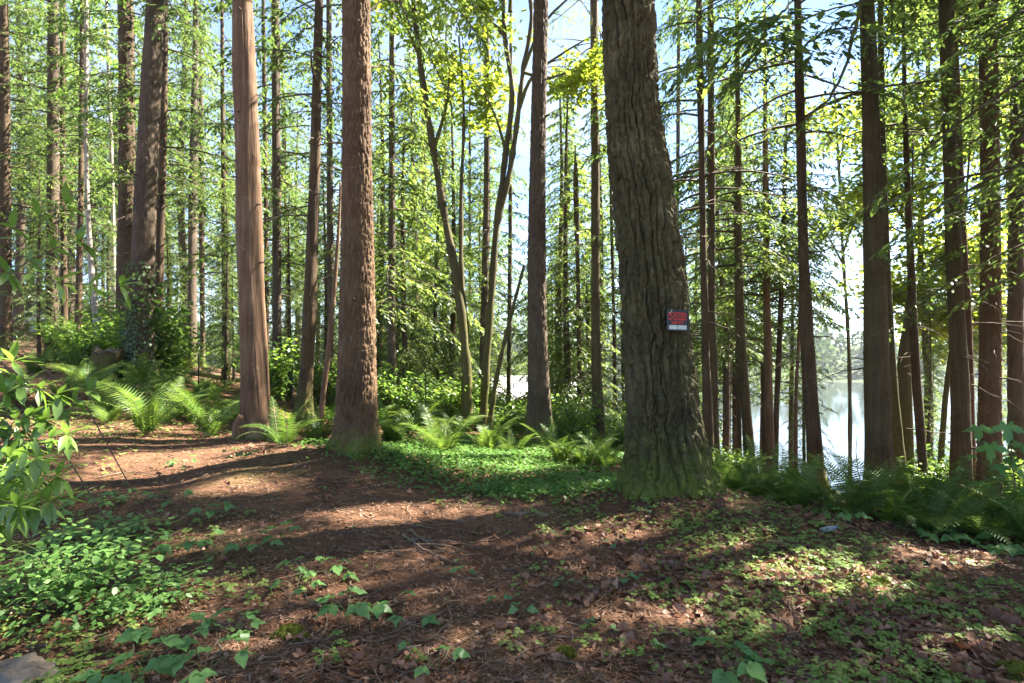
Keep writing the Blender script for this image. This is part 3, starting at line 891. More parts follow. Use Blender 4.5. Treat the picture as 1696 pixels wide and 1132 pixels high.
# other trunks one can tell apart, left to right -------------------------------------
CED = L_CED
TREES = [
    # name, label, pts, depth, top, bark, material, crown, leaf
    ("conifer_tree", "brown trunk cut by the left edge of the picture behind the leafy shrub", [(6, 0, 13), (9, 300, 15), (10, 550, 18)], 17, 22, 'hem', M_BROWN, dict(z0=3.8, z1=21, rmax=3.2, nb=64), L_HEM),
    ("conifer_tree", "straight grey trunk flecked with sun, thicker of the close pair at far left", [(88, 0, 16), (88, 300, 18), (86, 560, 21)], 18, 25, 'fir', M_HEM, dict(z0=4.6, z1=24, rmax=3.0, nb=66), L_HEM),
    ("conifer_tree", "thin dark trunk touching the thicker sun flecked grey trunk at far left", [(104, 0, 8), (104, 300, 8), (107, 560, 11)], 19.5, 20, 'hem', M_BROWN, dict(z0=5, z1=19, rmax=2.0, nb=40), L_HEM),
    ("conifer_tree", "thin dark pole trunk midway between the close pair and the thick leaning trunk", [(136, 0, 6), (134, 300, 8), (129, 590, 13)], 17, 18, 'hem', M_BROWN, dict(z0=5.5, z1=17, rmax=1.8, nb=34), L_HEM),
    ("alder_tree", "slender leaning trunk with white sunlit bark above the rotten stump", [(143, 0, 6), (147, 380, 8), (154, 480, 10), (167, 590, 13)], 15.5, 15, 'smooth', M_ALDER, dict(z0=7, z1=14, rmax=1.6, nb=20), L_BUSH),
    ("alder_tree", "thin white barked pole close behind the left side of the thick leaning trunk", [(176, 0, 4), (186, 300, 6), (189, 560, 8)], 21, 18, 'smooth', M_ALDER, dict(z0=7, z1=17, rmax=1.8, nb=24), L_BUSH),
    ("fir_tree", "tall brown trunk standing just left of and behind the thick leaning trunk", [(208, 0, 25), (210, 200, 26), (208, 560, 30)], 15, 26, 'fir', M_BROWN, dict(z0=5.5, z1=25, rmax=2.8, nb=56), L_HEM),
    ("fir_tree", "thick grey trunk leaning right with dark ivy leaves at its foot", [(258, 0, 30), (247, 200, 35), (238, 400, 38), (231, 600, 44)], 12.5, 26, 'fir', M_HEM, dict(z0=8.8, z1=25, rmax=2.8, nb=50), L_HEM),
    ("conifer_tree", "dark slim trunk close beside the right of the thick leaning ivy clad trunk", [(273, 0, 11), (268, 300, 14), (262, 480, 17), (258, 605, 21)], 14, 22, 'hem', M_BROWN, dict(z0=4.4, z1=21, rmax=2.6, nb=54), L_HEM),
    ("conifer_tree", "faint far thin trunk left of the sunlit cedar over a bright clearing", [(332, 100, 5), (336, 620, 8)], 27, 18, 'hem', M_BROWN, dict(z0=3, z1=17, rmax=2.2, nb=44), CED),
    ("conifer_tree", "slim mossy trunk just left of the sunlit orange cedar", [(368, 60, 6), (370, 300, 8), (374, 620, 12)], 17.5, 17, 'hem', M_BROWN, dict(z0=3.0, z1=16, rmax=2.4, nb=56), L_HEM),
    ("conifer_tree", "thin brown trunk touching the right side of the sunlit orange cedar", [(436, 0, 6), (440, 300, 7), (443, 640, 9)], 19, 19, 'hem', M_BROWN, dict(z0=4.0, z1=18, rmax=2.2, nb=46), L_HEM),
    ("conifer_tree", "straight dark trunk midway between the sunlit cedar and the slanting brown trunk", [(456, 0, 13), (458, 300, 15), (459, 660, 18)], 15, 24, 'hem', M_HEM, dict(z0=3.6, z1=23, rmax=2.9, nb=64), L_HEM),
    ("conifer_tree", "slanting smooth brown trunk left of the thick reddish fir", [(528, 0, 13), (522, 250, 17), (513, 500, 22), (505, 650, 25), (500, 705, 29)], 11.2, 22, 'cedar', M_BROWN, dict(z0=6.0, z1=21, rmax=2.6, nb=50), L_HEM),
    ("dead_pole_tree", "thin bare leaning pale pole between the slanting trunk and the reddish fir", [(563, 330, 4), (556, 450, 7), (545, 570, 9), (531, 700, 9)], 10.4, 4.5, 'smooth', M_CEDAR, None, None),
    ("conifer_tree", "dark trunk half hidden behind the left side of the thick reddish fir", [(545, 60, 10), (547, 400, 12), (549, 690, 16)], 14.5, 21, 'hem', M_HEM, dict(z0=4.2, z1=20, rmax=2.5, nb=52), L_HEM),
    ("hemlock_tree", "slim dark trunk under drooping sprays right of the thick reddish fir", [(649, 120, 10), (649, 400, 13), (649, 680, 17)], 14.5, 16, 'hem', M_HEM, dict(z0=2.9, z1=15.5, rmax=3.0, nb=72, droop=0.55), CED),
    ("conifer_tree", "thin straight far trunk left of the mossy forked maple", [(778, 250, 4), (778, 700, 6)], 26, 17, 'hem', M_BROWN, dict(z0=4, z1=16, rmax=2.0, nb=44), CED),
    ("conifer_tree", "slim straight grey trunk rising behind the mossy forked maple", [(806, 0, 9), (806, 300, 10), (798, 690, 14)], 17, 22, 'hem', M_HEM, dict(z0=5.0, z1=21, rmax=1.7, nb=40), L_HEM),
    ("conifer_tree", "thin trunk between the mossy forked maple and the grey brown fir", [(846, 100, 6), (845, 400, 7), (842, 700, 9)], 20, 19, 'hem', M_HEM, dict(z0=3.6, z1=14, rmax=1.7, nb=40), L_HEM),
    ("conifer_tree", "pale slim straight trunk between the grey brown fir and the massive fir", [(984, 0, 14), (986, 300, 15), (988, 600, 19), (992, 735, 23)], 14, 24, 'cedar', M_OLIVE, dict(z0=9.8, z1=23, rmax=2.0, nb=40), CED),
    ("young_cedar_tree", "slim young cedar with blue sky above it, right of the grey brown fir", [(953, 260, 4), (957, 450, 7), (961, 730, 9)], 16.5, 7.3, 'hem', M_BROWN, dict(z0=1.4, z1=8.6, rmax=1.5, nb=56, shape=0.9), CED),
    ("young_cedar_tree", "young cedar pole left against the pale slim straight trunk", [(968, 300, 4), (972, 500, 6), (978, 730, 8)], 18, 6.6, 'hem', M_BROWN, dict(z0=1.2, z1=8.2, rmax=1.5, nb=52, shape=0.9), CED),
    ("conifer_tree", "thin dark trunk against bright water left of the massive fir", [(1012, 330, 5), (1016, 500, 6), (1020, 740, 8)], 18, 11, 'hem', M_BROWN, dict(z0=4.6, z1=13, rmax=1.6, nb=40), CED),
    ("conifer_tree", "faint far thin trunk right beside the upper massive fir", [(1124, 60, 6), (1121, 400, 6), (1118, 560, 8)], 22, 18, 'hem', M_HEM, dict(z0=5, z1=19, rmax=2.2, nb=50), CED),
    ("conifer_tree", "left trunk of the close brown pair right of the massive fir", [(1158, 0, 11), (1163, 300, 12), (1167, 500, 13), (1173, 760, 19)], 12, 21, 'cedar', M_BROWN, dict(z0=5.4, z1=21, rmax=3.2, nb=76), L_HEM),
    ("conifer_tree", "right trunk of the close brown pair right of the massive fir", [(1177, 0, 11), (1178, 300, 12), (1179, 500, 13), (1184, 770, 17)], 12.8, 21, 'cedar', M_OLIVE, dict(z0=5.8, z1=21, rmax=3.0, nb=66), L_HEM),
    ("conifer_tree", "thin reddish pole against bright water right of the close brown pair", [(1218, 420, 5), (1221, 560, 7), (1225, 780, 9)], 17, 9, 'smooth', M_BROWN, dict(z0=4.0, z1=11, rmax=2.0, nb=50), CED),
    ("cedar_tree", "brown trunk curving left upward in front of bright water, right of the brown pair", [(1224, 420, 13), (1226, 540, 16), (1234, 660, 18), (1244, 790, 22)], 13.5, 14, 'cedar', M_OLIVE, dict(z0=5.0, z1=15, rmax=3.0, nb=66), CED),
    ("cedar_tree", "orange brown straight trunk of a touching pair in front of bright water", [(1268, 300, 10), (1271, 560, 13), (1276, 790, 16)], 15.5, 14, 'cedar', M_CEDAR, dict(z0=5.0, z1=15, rmax=3.0, nb=70), CED),
    ("cedar_tree", "thinner leaning trunk of the touching pair in front of bright water", [(1297, 420, 8), (1291, 560, 9), (1283, 790, 10)], 16.2, 12, 'cedar', M_BROWN, dict(z0=5.6, z1=13, rmax=2.2, nb=46), CED),
    ("conifer_tree", "very thin reddish pole left of the dark slanting trunk before the lake", [(1323, 560, 5), (1319, 640, 6), (1318, 790, 7)], 17, 8, 'smooth', M_CEDAR, dict(z0=5.2, z1=9.5, rmax=1.8, nb=40), CED),
    ("conifer_tree", "dark slanting trunk standing alone before the gleaming lake", [(1322, 60, 13), (1327, 250, 15), (1332, 450, 19), (1341, 640, 24), (1353, 800, 29)], 11, 20, 'cedar', M_BROWN, dict(z0=6.8, z1=20, rmax=3.4, nb=70), L_HEM),
    ("cedar_tree", "thick olive brown cedar trunk with the lake on its left", [(1436, 0, 23), (1442, 200, 28), (1448, 400, 33), (1452, 600, 38), (1457, 800, 44)], 9.8, 22, 'cedar', M_OLIVE, dict(z0=8.9, z1=22, rmax=3.4, nb=62), L_HEM),
    ("maple_tree", "dark mossy trunk hugging the right side of the thick olive cedar", [(1462, 280, 13), (1466, 420, 16), (1477, 640, 20), (1492, 805, 22)], 12, 14, 'maple', M_MAPLE, None, None),
    ("maple_tree", "broken topped mossy trunk second to the right of the thick olive cedar", [(1508, 440, 6), (1504, 530, 14), (1500, 570, 19), (1503, 805, 22)], 13, 6.2, 'maple', M_MAPLE, None, None),
    ("conifer_tree", "slim straight dark trunk right of the broken topped mossy trunk", [(1500, 220, 8), (1507, 400, 11), (1516, 600, 14), (1531, 820, 15)], 12.4, 18, 'hem', M_BROWN, dict(z0=8.2, z1=17, rmax=2.4, nb=40), CED),
    ("maple_tree", "thin dark leaning mossy trunk left of the brown trunk pair at right", [(1590, 480, 5), (1568, 640, 9), (1556, 800, 10)], 14, 9, 'maple', M_MAPLE, None, None),
    ("cedar_tree", "front trunk of the overlapping brown pair near the right edge", [(1566, 0, 19), (1573, 250, 22), (1582, 480, 26), (1590, 640, 28), (1592, 820, 34)], 10.6, 22, 'cedar', M_OLIVE, dict(z0=9.0, z1=22, rmax=3.2, nb=60), L_HEM),
    ("cedar_tree", "reddish rear trunk of the overlapping brown pair near the right edge", [(1580, 0, 10), (1590, 300, 13), (1601, 560, 16), (1606, 820, 20)], 11.6, 20, 'cedar', M_CEDAR, dict(z0=9.6, z1=20, rmax=2.6, nb=46), L_HEM),
    ("fir_tree", "reddish scaly trunk behind the young maple sapling near the right edge", [(1636, 0, 26), (1640, 300, 30), (1640, 560, 33), (1638, 820, 37)], 11.2, 25, 'fir', M_REDFIR, dict(z0=9.6, z1=25, rmax=3.2, nb=56), L_HEM),
    ("fir_tree", "dim mossy trunk nearest the right edge of the picture", [(1690, 0, 22), (1685, 300, 24), (1682, 560, 26), (1686, 820, 30)], 13, 24, 'fir', M_HEM, dict(z0=9.2, z1=24, rmax=3.2, nb=60), L_HEM),
]
BIGSEG = {"reddish scaly trunk behind": (64, 0.04), "thick grey trunk leaning": (64, 0.045), "thick olive brown": (64, 0.04), "front trunk of the overlapping": (44, 0.05),
          "slanting smooth brown": (44, 0.05), "tall brown trunk standing": (44, 0.06)}
tree_of = {}
for k, (nm, lab, pts, d, top, bk, M, crn, lf) in enumerate(TREES):
    ns, dz = 18, 0.14
    for key, v in BIGSEG.items():
        if lab.startswith(key):
            ns, dz = v
    if crn:
        crn = dict(crn)
        crn.setdefault('gap', 0.108)
        if crn['z0'] > 3.4:
            crn['dead'] = (1.8, crn['z0'] + 2.0, 26)
    t, b, rows = add_tree(nm, lab, pts, d, top, bk, M, 100 + k, crn, nseg=ns, dz=dz, leaf=lf, flare=0.5, fh=0.2, group=None)
    tree_of[lab] = (t, b, rows)

# mossy broadleaf maple with two curved stems and forks ------------------------------
def limb_pts(pp):
    return np.array([at(x, y, d) for x, y, d in pp])

def maple(label, stems, seed, size=0.14, nleaf=22, nsub=7, rad=0.6, name="maple_tree", barkm=None, leaf=None):
    s0 = limb_pts(stems[0][0])
    base = np.array([s0[0, 0], s0[0, 1], H(s0[0, 0], s0[0, 1])])
    t = thing(name, label, "tree", base)
    rng = np.random.RandomState(seed)
    tr, wood, lv = MB(), MB(), MB()
    for k, (pp, r0, r1, leafy) in enumerate(stems):
        P = limb_pts(pp) - base
        if pp[0][1] > 650:
            P[0, 2] = -0.3
        if leafy < 2:
            C = catmull(P, 60)
            V, F = tube(C, np.linspace(r0, r1, 60) * (1 + 0.12 * np.sin(np.arange(60) * 0.9 + seed) + rng.normal(0, 0.05, 60)), 12)
            tr.add(V, F)
        if leafy:
            broadleaf_crown(rng, [(P, r0)], lv, wood, nsub, nleaf, rad, size, sunlit, base)
    obj("trunk", tr, barkm or M_MAPLE, t)
    if wood.n:
        obj("branches", wood, M_MOSSTWIG, t)
    if lv.n:
        obj("crown", lv, leaf or L_MAP, t, smooth=False)
    return t

maple("mossy curved maple stem leaning left beneath drooping cedar sprays",
      [([(776, 745, 13), (772, 600, 13), (757, 470, 13), (737, 360, 13), (718, 250, 13), (694, 90, 13), (678, -60, 13)], 0.115, 0.05, 0),
       ([(768, 745, 13.1), (769, 640, 13.1), (772, 560, 13.1), (765, 470, 13.2), (764, 330, 13.4), (768, 180, 13.6), (760, 60, 13.8)], 0.085, 0.02, 0),
       ([(694, 90, 13), (660, 20, 12.6), (640, -60, 12)], 0.05, 0.02, 2),
       ([(718, 250, 13), (740, 170, 13.4), (745, 80, 13.8)], 0.05, 0.02, 2)], 301, nsub=6, nleaf=24)
maple("mossy forked maple with a crooked top left of the grey brown fir",
      [([(799, 735, 13.4), (803, 640, 13.4), (813, 500, 13.4), (822, 380, 13.4), (838, 250, 13.4), (848, 150, 13.4), (836, 60, 13.4), (832, -40, 13.4)], 0.105, 0.045, 0),
       ([(806, 735, 13.2), (820, 640, 13.1), (842, 540, 13), (868, 440, 13)], 0.075, 0.03, 0),
       ([(824, 370, 13.4), (845, 280, 13.4), (858, 190, 13.4), (866, 120, 13.4), (880, 30, 13.4), (870, -60, 13.4)], 0.075, 0.04, 0),
       ([(860, 180, 13.4), (880, 130, 13.3), (930, 90, 13.1), (980, 60, 12.9)], 0.05, 0.02, 2),
       ([(866, 120, 13.4), (900, 40, 13.4), (950, -10, 13.4), (985, -40, 13.4)], 0.05, 0.02, 2),
       ([(836, 60, 13.4), (800, 20, 13.4), (770, -40, 13.5)], 0.05, 0.02, 2),
       ([(866, 120, 13.4), (905, 130, 13.2), (950, 120, 13), (990, 150, 12.8)], 0.04, 0.02, 2),
       ([(838, 250, 13.4), (815, 180, 13.5), (780, 130, 13.6), (750, 110, 13.6)], 0.04, 0.02, 2),
       ([(845, 20, 13.4), (850, -100, 13.4), (870, -220, 13.4)], 0.06, 0.02, 2)], 302, nsub=8, nleaf=34, size=0.15)
# bright maples on the lake slope at right
maple("bright yellow green maple crown behind the slim trunks on the lake bank at right",
      [([(1540, 760, 19), (1536, 600, 19), (1525, 450, 19), (1530, 250, 19), (1540, 60, 19)], 0.15, 0.05, 0),
       ([(1530, 420, 19), (1480, 340, 19), (1430, 300, 18.5)], 0.07, 0.02, 2),
       ([(1530, 480, 19), (1590, 420, 18.6), (1660, 400, 18)], 0.07, 0.02, 2),
       ([(1530, 300, 19), (1480, 190, 19.4), (1450, 130, 19.6)], 0.07, 0.02, 2),
       ([(1532, 250, 19), (1590, 180, 19), (1640, 130, 19)], 0.07, 0.02, 2),
       ([(1535, 560, 19), (1580, 520, 18), (1620, 520, 17)], 0.06, 0.02, 2),
       ([(1532, 560, 19), (1490, 480, 19.5), (1465, 440, 20)], 0.06, 0.02, 2),
       ([(1538, 100, 19), (1500, 20, 19), (1470, -60, 19)], 0.06, 0.02, 2),
       ([(1538, 100, 19), (1580, 20, 19), (1620, -60, 19)], 0.06, 0.02, 2)], 303, size=0.21, nleaf=44, nsub=13, rad=1.0)
maple("far leafy maple filling the gap at the right edge above the lake bank",
      [([(1690, 760, 31), (1680, 600, 31), (1672, 400, 31), (1668, 200, 31), (1660, 0, 31)], 0.2, 0.06, 0),
       ([(1675, 500, 31), (1620, 440, 31), (1570, 430, 31)], 0.07, 0.02, 2),
       ([(1672, 400, 31), (1720, 330, 31), (1780, 300, 31)], 0.07, 0.02, 2),
       ([(1670, 300, 31), (1620, 220, 31), (1560, 200, 31)], 0.07, 0.02, 2),
       ([(1668, 200, 31), (1720, 100, 31), (1780, 80, 31)], 0.07, 0.02, 2),
       ([(1680, 560, 31), (1640, 560, 30), (1590, 580, 29)], 0.07, 0.02, 2),
       ([(1665, 120, 31), (1630, 20, 31), (1600, -60, 31)], 0.06, 0.02, 2)], 304, size=0.30, nleaf=46, nsub=14, rad=1.5)
maple("leafy maple arching over the far side of the water between the slanting and olive trunks",
      [([(1408, 740, 25), (1405, 560, 25), (1396, 420, 25), (1388, 250, 25), (1380, 120, 25)], 0.09, 0.04, 0),
       ([(1398, 440, 25), (1360, 380, 25), (1330, 370, 24.5)], 0.05, 0.02, 2),
       ([(1396, 420, 25), (1430, 340, 25), (1470, 320, 25)], 0.05, 0.02, 2),
       ([(1388, 250, 25), (1350, 200, 25), (1310, 190, 25)], 0.05, 0.02, 2),
       ([(1388, 280, 25), (1420, 190, 25), (1450, 180, 25)], 0.05, 0.02, 2)], 305, size=0.2, nleaf=26, nsub=7, rad=0.85)

# ------------------------------------------------------------------ hanging limbs of the near trees
def limb(tree, base, pp, r0, r1, foliage=None, seed=1, gap=0.08, L=None, wide=0.3, mossy=True):
    rng = np.random.RandomState(seed)
    P = catmull(limb_pts(pp), 22) - base
    P[1:-1] += rng.normal(0, 0.012, (20, 3))
    mb = MB()
    V, F = tube(P, np.linspace(r0, r1, 22), 6)
    mb.add(V, F)
    o = obj("limb", mb, M_MOSSTWIG if mossy else M_TWIG, tree)
    if foliage:
        lv = MB()
        ln = np.linalg.norm(np.diff(P, axis=0), axis=1).sum()
        spray(rng, P, ln, gap * 0.8, 8, (0.085, 0.36), lv, sunlit, base, wide, 0.35, 0.2)
        if lv.n:
            obj("foliage", lv, foliage, o, smooth=False)
    return o
def tb(prefix):
    for lab, v in tree_of.items():
        if lab.startswith(prefix):
            return v
for prefix, pp, r0, r1, fol, gp, wd in [
    ("thick olive brown", [(1437, -20, 9.8), (1420, 30, 9.4), (1408, 80, 9.2), (1396, 120, 9.0), (1370, 165, 8.9), (1335, 195, 8.8), (1310, 220, 8.8)], 0.042, 0.010, L_HEM, 0.16, 0.14),
    ("front trunk of the overlapping", [(1568, 50, 10.6), (1600, 75, 10.2), (1640, 92, 9.8), (1700, 95, 9.2), (1760, 110, 9)], 0.032, 0.012, CED, 0.2, 0.14),
    ("dim mossy trunk", [(1692, 210, 13), (1660, 190, 12.4), (1620, 205, 12), (1570, 235, 11.6)], 0.02, 0.006, CED, 0.12, 0.22),
    ("dark slanting trunk", [(1324, 30, 11), (1300, 55, 10.4), (1268, 70, 9.9), (1240, 110, 9.4), (1200, 150, 9.0)], 0.024, 0.006, L_HEM, 0.05, 0.34),
    ("dark slanting trunk", [(1323, -10, 11), (1280, 30, 10.2), (1230, 40, 9.6), (1180, 60, 9.0), (1140, 110, 8.6)], 0.024, 0.006, L_HEM, 0.05, 0.34),
    ("dark slanting trunk", [(1327, 180, 11), (1300, 190, 10.6), (1270, 220, 10.2), (1225, 280, 9.8)], 0.02, 0.006, L_HEM, 0.05, 0.34),
    ("dark slanting trunk", [(1330, 300, 11), (1360, 320, 10.6), (1400, 350, 10.3), (1430, 400, 10.2)], 0.016, 0.004, CED, 0.08, 0.3),
    ("left trunk of the close", [(1160, 90, 12), (1130, 130, 11.6), (1110, 190, 11.2), (1100, 240, 11)], 0.018, 0.005, L_HEM, 0.06, 0.3),
    ("right trunk of the close", [(1178, 200, 12.8), (1205, 220, 12.2), (1235, 250, 11.8), (1262, 310, 11.5)], 0.018, 0.005, L_HEM, 0.06, 0.34),
    ("right trunk of the close", [(1178, 330, 12.8), (1150, 345, 12.6), (1125, 370, 12.4)], 0.014, 0.004, L_HEM, 0.07, 0.3),
    ("slim dark trunk under drooping", [(649, 210, 14.5), (675, 215, 13.6), (700, 240, 12.8), (690, 300, 12.4)], 0.02, 0.005, CED, 0.06, 0.34),
    ("slim dark trunk under drooping", [(649, 300, 14.5), (670, 300, 13.8), (690, 330, 13.2), (680, 380, 13)], 0.02, 0.005, CED, 0.06, 0.34),
    ("thick grey trunk leaning", [(268, -10, 12.5), (300, 30, 12), (330, 60, 11.6), (345, 120, 11.3)], 0.02, 0.005, L_HEM, 0.09, 0.3),
    ("slanting smooth brown", [(527, 40, 11.2), (490, 60, 10.9), (450, 110, 10.6)], 0.018, 0.005, L_HEM, 0.07, 0.32),
    ("slanting smooth brown", [(524, 150, 11.2), (555, 165, 11.1), (566, 180, 11.0)], 0.014, 0.006, None, 0.1, 0.3),
]:
    t, b, rw = tb(prefix)
    limb(t, b, pp, r0, r1, fol, int(abs(pp[-1][0]) * 7 + pp[-1][1]) % 9999, gp, wide=wd)
t, b = red_fir, np.array(red_fir.location)
limb(t, b, [(608, -60, 7.5), (640, -40, 7.2), (665, 10, 7.0), (690, 65, 6.9), (720, 110, 6.9), (745, 165, 6.9)], 0.018, 0.004, L_HEM, 5, 0.14, wide=0.16, mossy=False)
limb(t, b, [(608, -120, 7.5), (650, -90, 7.3), (700, -40, 7.1), (770, 30, 7.0), (800, 70, 7.0)], 0.018, 0.004, L_HEM, 6, 0.06, wide=0.26, mossy=False)

limb(t, b, [(606, 120, 7.5), (640, 110, 7.9), (675, 150, 8.3), (690, 230, 8.6)], 0.014, 0.004, CED, 8, 0.05, wide=0.34, mossy=False)
limb(t, b, [(606, 20, 7.5), (650, 0, 7.8), (700, 30, 8.2), (735, 100, 8.5)], 0.016, 0.004, CED, 9, 0.05, wide=0.34, mossy=False)
limb(t, b, [(606, -60, 7.5), (660, -50, 8.2), (740, -20, 9), (800, 40, 9.6), (830, 110, 10)], 0.016, 0.004, CED, 10, 0.06, wide=0.26, mossy=False)
t, b = fir_c, np.array(fir_c.location)
limb(t, b, [(905, 270, 10.5), (930, 278, 10.2), (965, 290, 9.9), (1000, 300, 9.7)], 0.012, 0.005, None, 11, 0.2, wide=0.1)
limb(t, b, [(905, -40, 10.5), (940, -20, 10.3), (975, 20, 10.2), (990, 70, 10.1)], 0.014, 0.004, CED, 12, 0.07, wide=0.3)
limb(t, b, [(888, -60, 10.5), (850, -30, 10.3), (820, 20, 10.2), (800, 90, 10.1)], 0.014, 0.004, L_HEM, 13, 0.06, wide=0.3)

# ------------------------------------------------------------------ background trees: a few kinds, copied
def proto(kind, seed, Hh=20.0):
    rng = np.random.RandomState(seed)
    rows = np.array([[0, 0, -0.5, 0.22], [0, 0, 1.0, 0.19], [0.1 * rng.normal(), 0.1 * rng.normal(), 7, 0.15], [0.15 * rng.normal(), 0.15 * rng.normal(), 14, 0.09], [0, 0, Hh, 0.02]])
    tm = trunk_mb(rows, np.zeros(3), 12, 0.5, 8, 'hem', seed, 0.15)
    ax = lambda z: interp_path(rows, np.array([z]))[0][:2]
    prm = dict(dense=dict(z0=2.2, z1=20, rmax=3.2, nb=120, gap=0.13, leaf=(0.155, 0.36), nl=11, shape=0.8),
               tall=dict(z0=6.5, z1=20, rmax=2.6, nb=84, gap=0.13, leaf=(0.155, 0.36), nl=11, dead=(2, 9, 24)),
               cedar=dict(z0=1.2, z1=20, rmax=3.6, nb=124, gap=0.14, leaf=(0.16, 0.36), nl=11, droop=0.6, shape=0.9))[kind]
    w, lv = conifer_crown(rng, ax, **prm)
    TRI[0] += tm.tris() + w.tris() + lv.tris()
    return (tm.mesh("trunk", M_HEM if kind != 'cedar' else M_BROWN), w.mesh("branches", M_TWIG), lv.mesh("crown", L_CED if kind == 'cedar' else L_HEM, False))
PROTO = {}
for kd in ("dense", "tall", "cedar"):
    PROTO[kd] = [proto(kd, 500 + 10 * i + len(kd)) for i in range(3)]
RB = random.Random(7)
ANCHOR = [(10, "the trunk at the left edge"), (92, "the close pair at far left"), (150, "the white leaning alder"), (238, "the thick leaning trunk"), (371, "the slim mossy trunk"), (420, "the orange cedar"),
          (458, "the straight dark trunk"), (512, "the slanting brown trunk"), (592, "the reddish fir"), (649, "the spray hung slim trunk"), (740, "the curved maple stem"), (812, "the forked maple"),
          (892, "the grey brown fir"), (988, "the pale slim trunk"), (1080, "the massive fir"), (1172, "the close brown pair"), (1240, "the curving brown trunk"), (1278, "the touching pair by the water"),
          (1340, "the dark slanting trunk"), (1450, "the olive cedar"), (1503, "the broken mossy trunk"), (1590, "the overlapping brown pair"), (1640, "the scaly reddish trunk"), (1685, "the trunk at the right edge")]
def place_words(kind, x, d):
    px = x / d * FPX + CX
    ax, an = min(ANCHOR, key=lambda q: abs(q[0] - px))
    side = "directly behind" if abs(px - ax) < 12 else ("close left of" if -30 < px - ax < 0 else "close right of" if 0 < px - ax < 30 else "well left of" if px < ax else "well right of")
    far = "near" if d < 16 else "rather near" if d < 20 else "farther" if d < 25 else "far" if d < 32 else "very far" if d < 42 else "most distant"
    return "%s %s %s %s" % (far, kind, side, an)
def bg_tree(x, y, hgt, kind, name, label, group):
    tm, wm, lm = RB.choice(PROTO[kind])
    kw = {"tall": "slim conifer", "dense": "dark bushy conifer", "cedar": "pale drooping cedar"}[kind]
    t = thing(name, place_words(("low young " if hgt < 9 else "") + kw, x, y), "tree", (x, y, H(x, y)), RB.uniform(0, 6.28), group)
    s = hgt / 20.0
    t.scale = (s * RB.uniform(0.85, 1.15), s * RB.uniform(0.85, 1.15), s)
    link("trunk", tm, t)
    link("branches", wm, t)
    link("crown", lm, t)
    return t
def zone(n, px0, px1, d0, d1, h0, h1, kinds, name, label, group, mind=1.6):
    pl, tries = [], 0
    while len(pl) < n and tries < 500:
        tries += 1
        d = math.sqrt(RB.uniform(d0 * d0, d1 * d1))
        x = (RB.uniform(px0, px1) - CX) / FPX * d
        if any((x - a) ** 2 + (d - b) ** 2 < mind ** 2 for a, b in pl) or (x - 1.2) ** 2 + (d - 33) ** 2 < 36:
            continue
        if H(x, d) < LAKE_Z + 0.6:
            continue
        pl.append((x, d))
        bg_tree(x, d, RB.uniform(h0, h1), RB.choice(kinds), name, label, group)
zone(30, -80, 330, 24, 52, 17, 26, ("tall", "tall", "tall", "dense"), "forest_tree", "conifer in the dark dense forest behind the left hand trunks", "forest conifers at left")
zone(12, 300, 610, 30, 52, 14, 24, ("tall", "tall", "cedar"), "forest_tree", "conifer in the forest seen behind the orange cedar and reddish fir", "forest conifers left of centre")
zone(12, 600, 760, 21, 42, 9, 15, ("dense", "cedar", "cedar"), "forest_tree", "green conifer seen behind the drooping sprays left of the forked maple", "forest conifers behind the maple")
zone(9, 780, 985, 40, 54, 12, 17, ("dense", "cedar"), "forest_tree", "conifer below the blue sky gap beyond the small house", "conifers beyond the house")
zone(8, 1000, 1180, 24, 36, 12, 17, ("cedar", "dense"), "bank_tree", "conifer on the lake bank seen on either side of the massive fir", "bank conifers beside the massive fir")
zone(6, 1185, 1330, 22, 30, 13, 17, ("tall",), "bank_tree", "conifer on the lake bank between the brown pair and the dark slanting trunk", "bank conifers before the water")
zone(4, -40, 200, 14, 20, 4, 7, ("dense", "cedar"), "young_conifer", "low young conifer between the trunks at far left", "young conifers at left")
zone(4, 275, 400, 15, 21, 4, 6, ("dense", "cedar"), "young_conifer", "low young conifer left of the orange cedar", "young conifers left of the cedar")
zone(4, 430, 570, 14.5, 21, 4, 7, ("dense", "cedar"), "young_conifer", "low young conifer between the orange cedar and the reddish fir", "young conifers between cedar and fir")
zone(3, 630, 750, 16, 24, 4, 6.5, ("cedar",), "young_conifer", "low young conifer right of the reddish fir", "young conifers right of the fir")
zone(5, 745, 812, 17, 27, 7, 12, ("cedar", "dense"), "young_conifer", "young conifer on the slope behind the forked maple", "young conifers behind the maple")
zone(8, 905, 1015, 17, 30, 8, 13, ("cedar", "dense"), "young_conifer", "young conifer on the slope between the grey brown fir and the massive fir", "young conifers between the firs")
zone(3, 1190, 1260, 19, 24, 13, 17, ("tall",), "bank_tree", "tall conifer on the bank left of the dark slanting trunk", "tall bank conifers")
zone(5, 625, 760, 16, 22, 9, 14, ("cedar",), "hemlock_tree", "drooping conifer between the reddish fir and the mossy maple stems", "drooping conifers right of the reddish fir")
zone(3, 912, 985, 26, 33, 18, 21, ("tall",), "forest_tree", "tall slim conifer downhill right of the grey brown fir", "tall conifers right of the grey brown fir")
zone(4, 690, 845, 26, 34, 17, 21, ("tall",), "forest_tree", "tall slim conifer downhill behind the mossy maple stems", "tall conifers behind the maple stems")
zone(9, 1530, 1780, 15, 24, 4.5, 8, ("cedar",), "young_conifer", "young cedar on the bank near the right edge", "young cedars at right")
zone(4, 1560, 1800, 34, 44, 10, 13, ("cedar", "dense"), "bank_tree", "conifer deep behind the bright maples at the right edge", "bank conifers at right")
ct = bg_tree((1332 - CX) / FPX * 17.5, 17.5, 6.8, "cedar", "young_cedar_tree", "", "cedar before the lake")
ct.scale = (0.27, 0.27, 0.36)
ct["label"] = "young drooping cedar left of the open water, behind the dark slanting trunk"
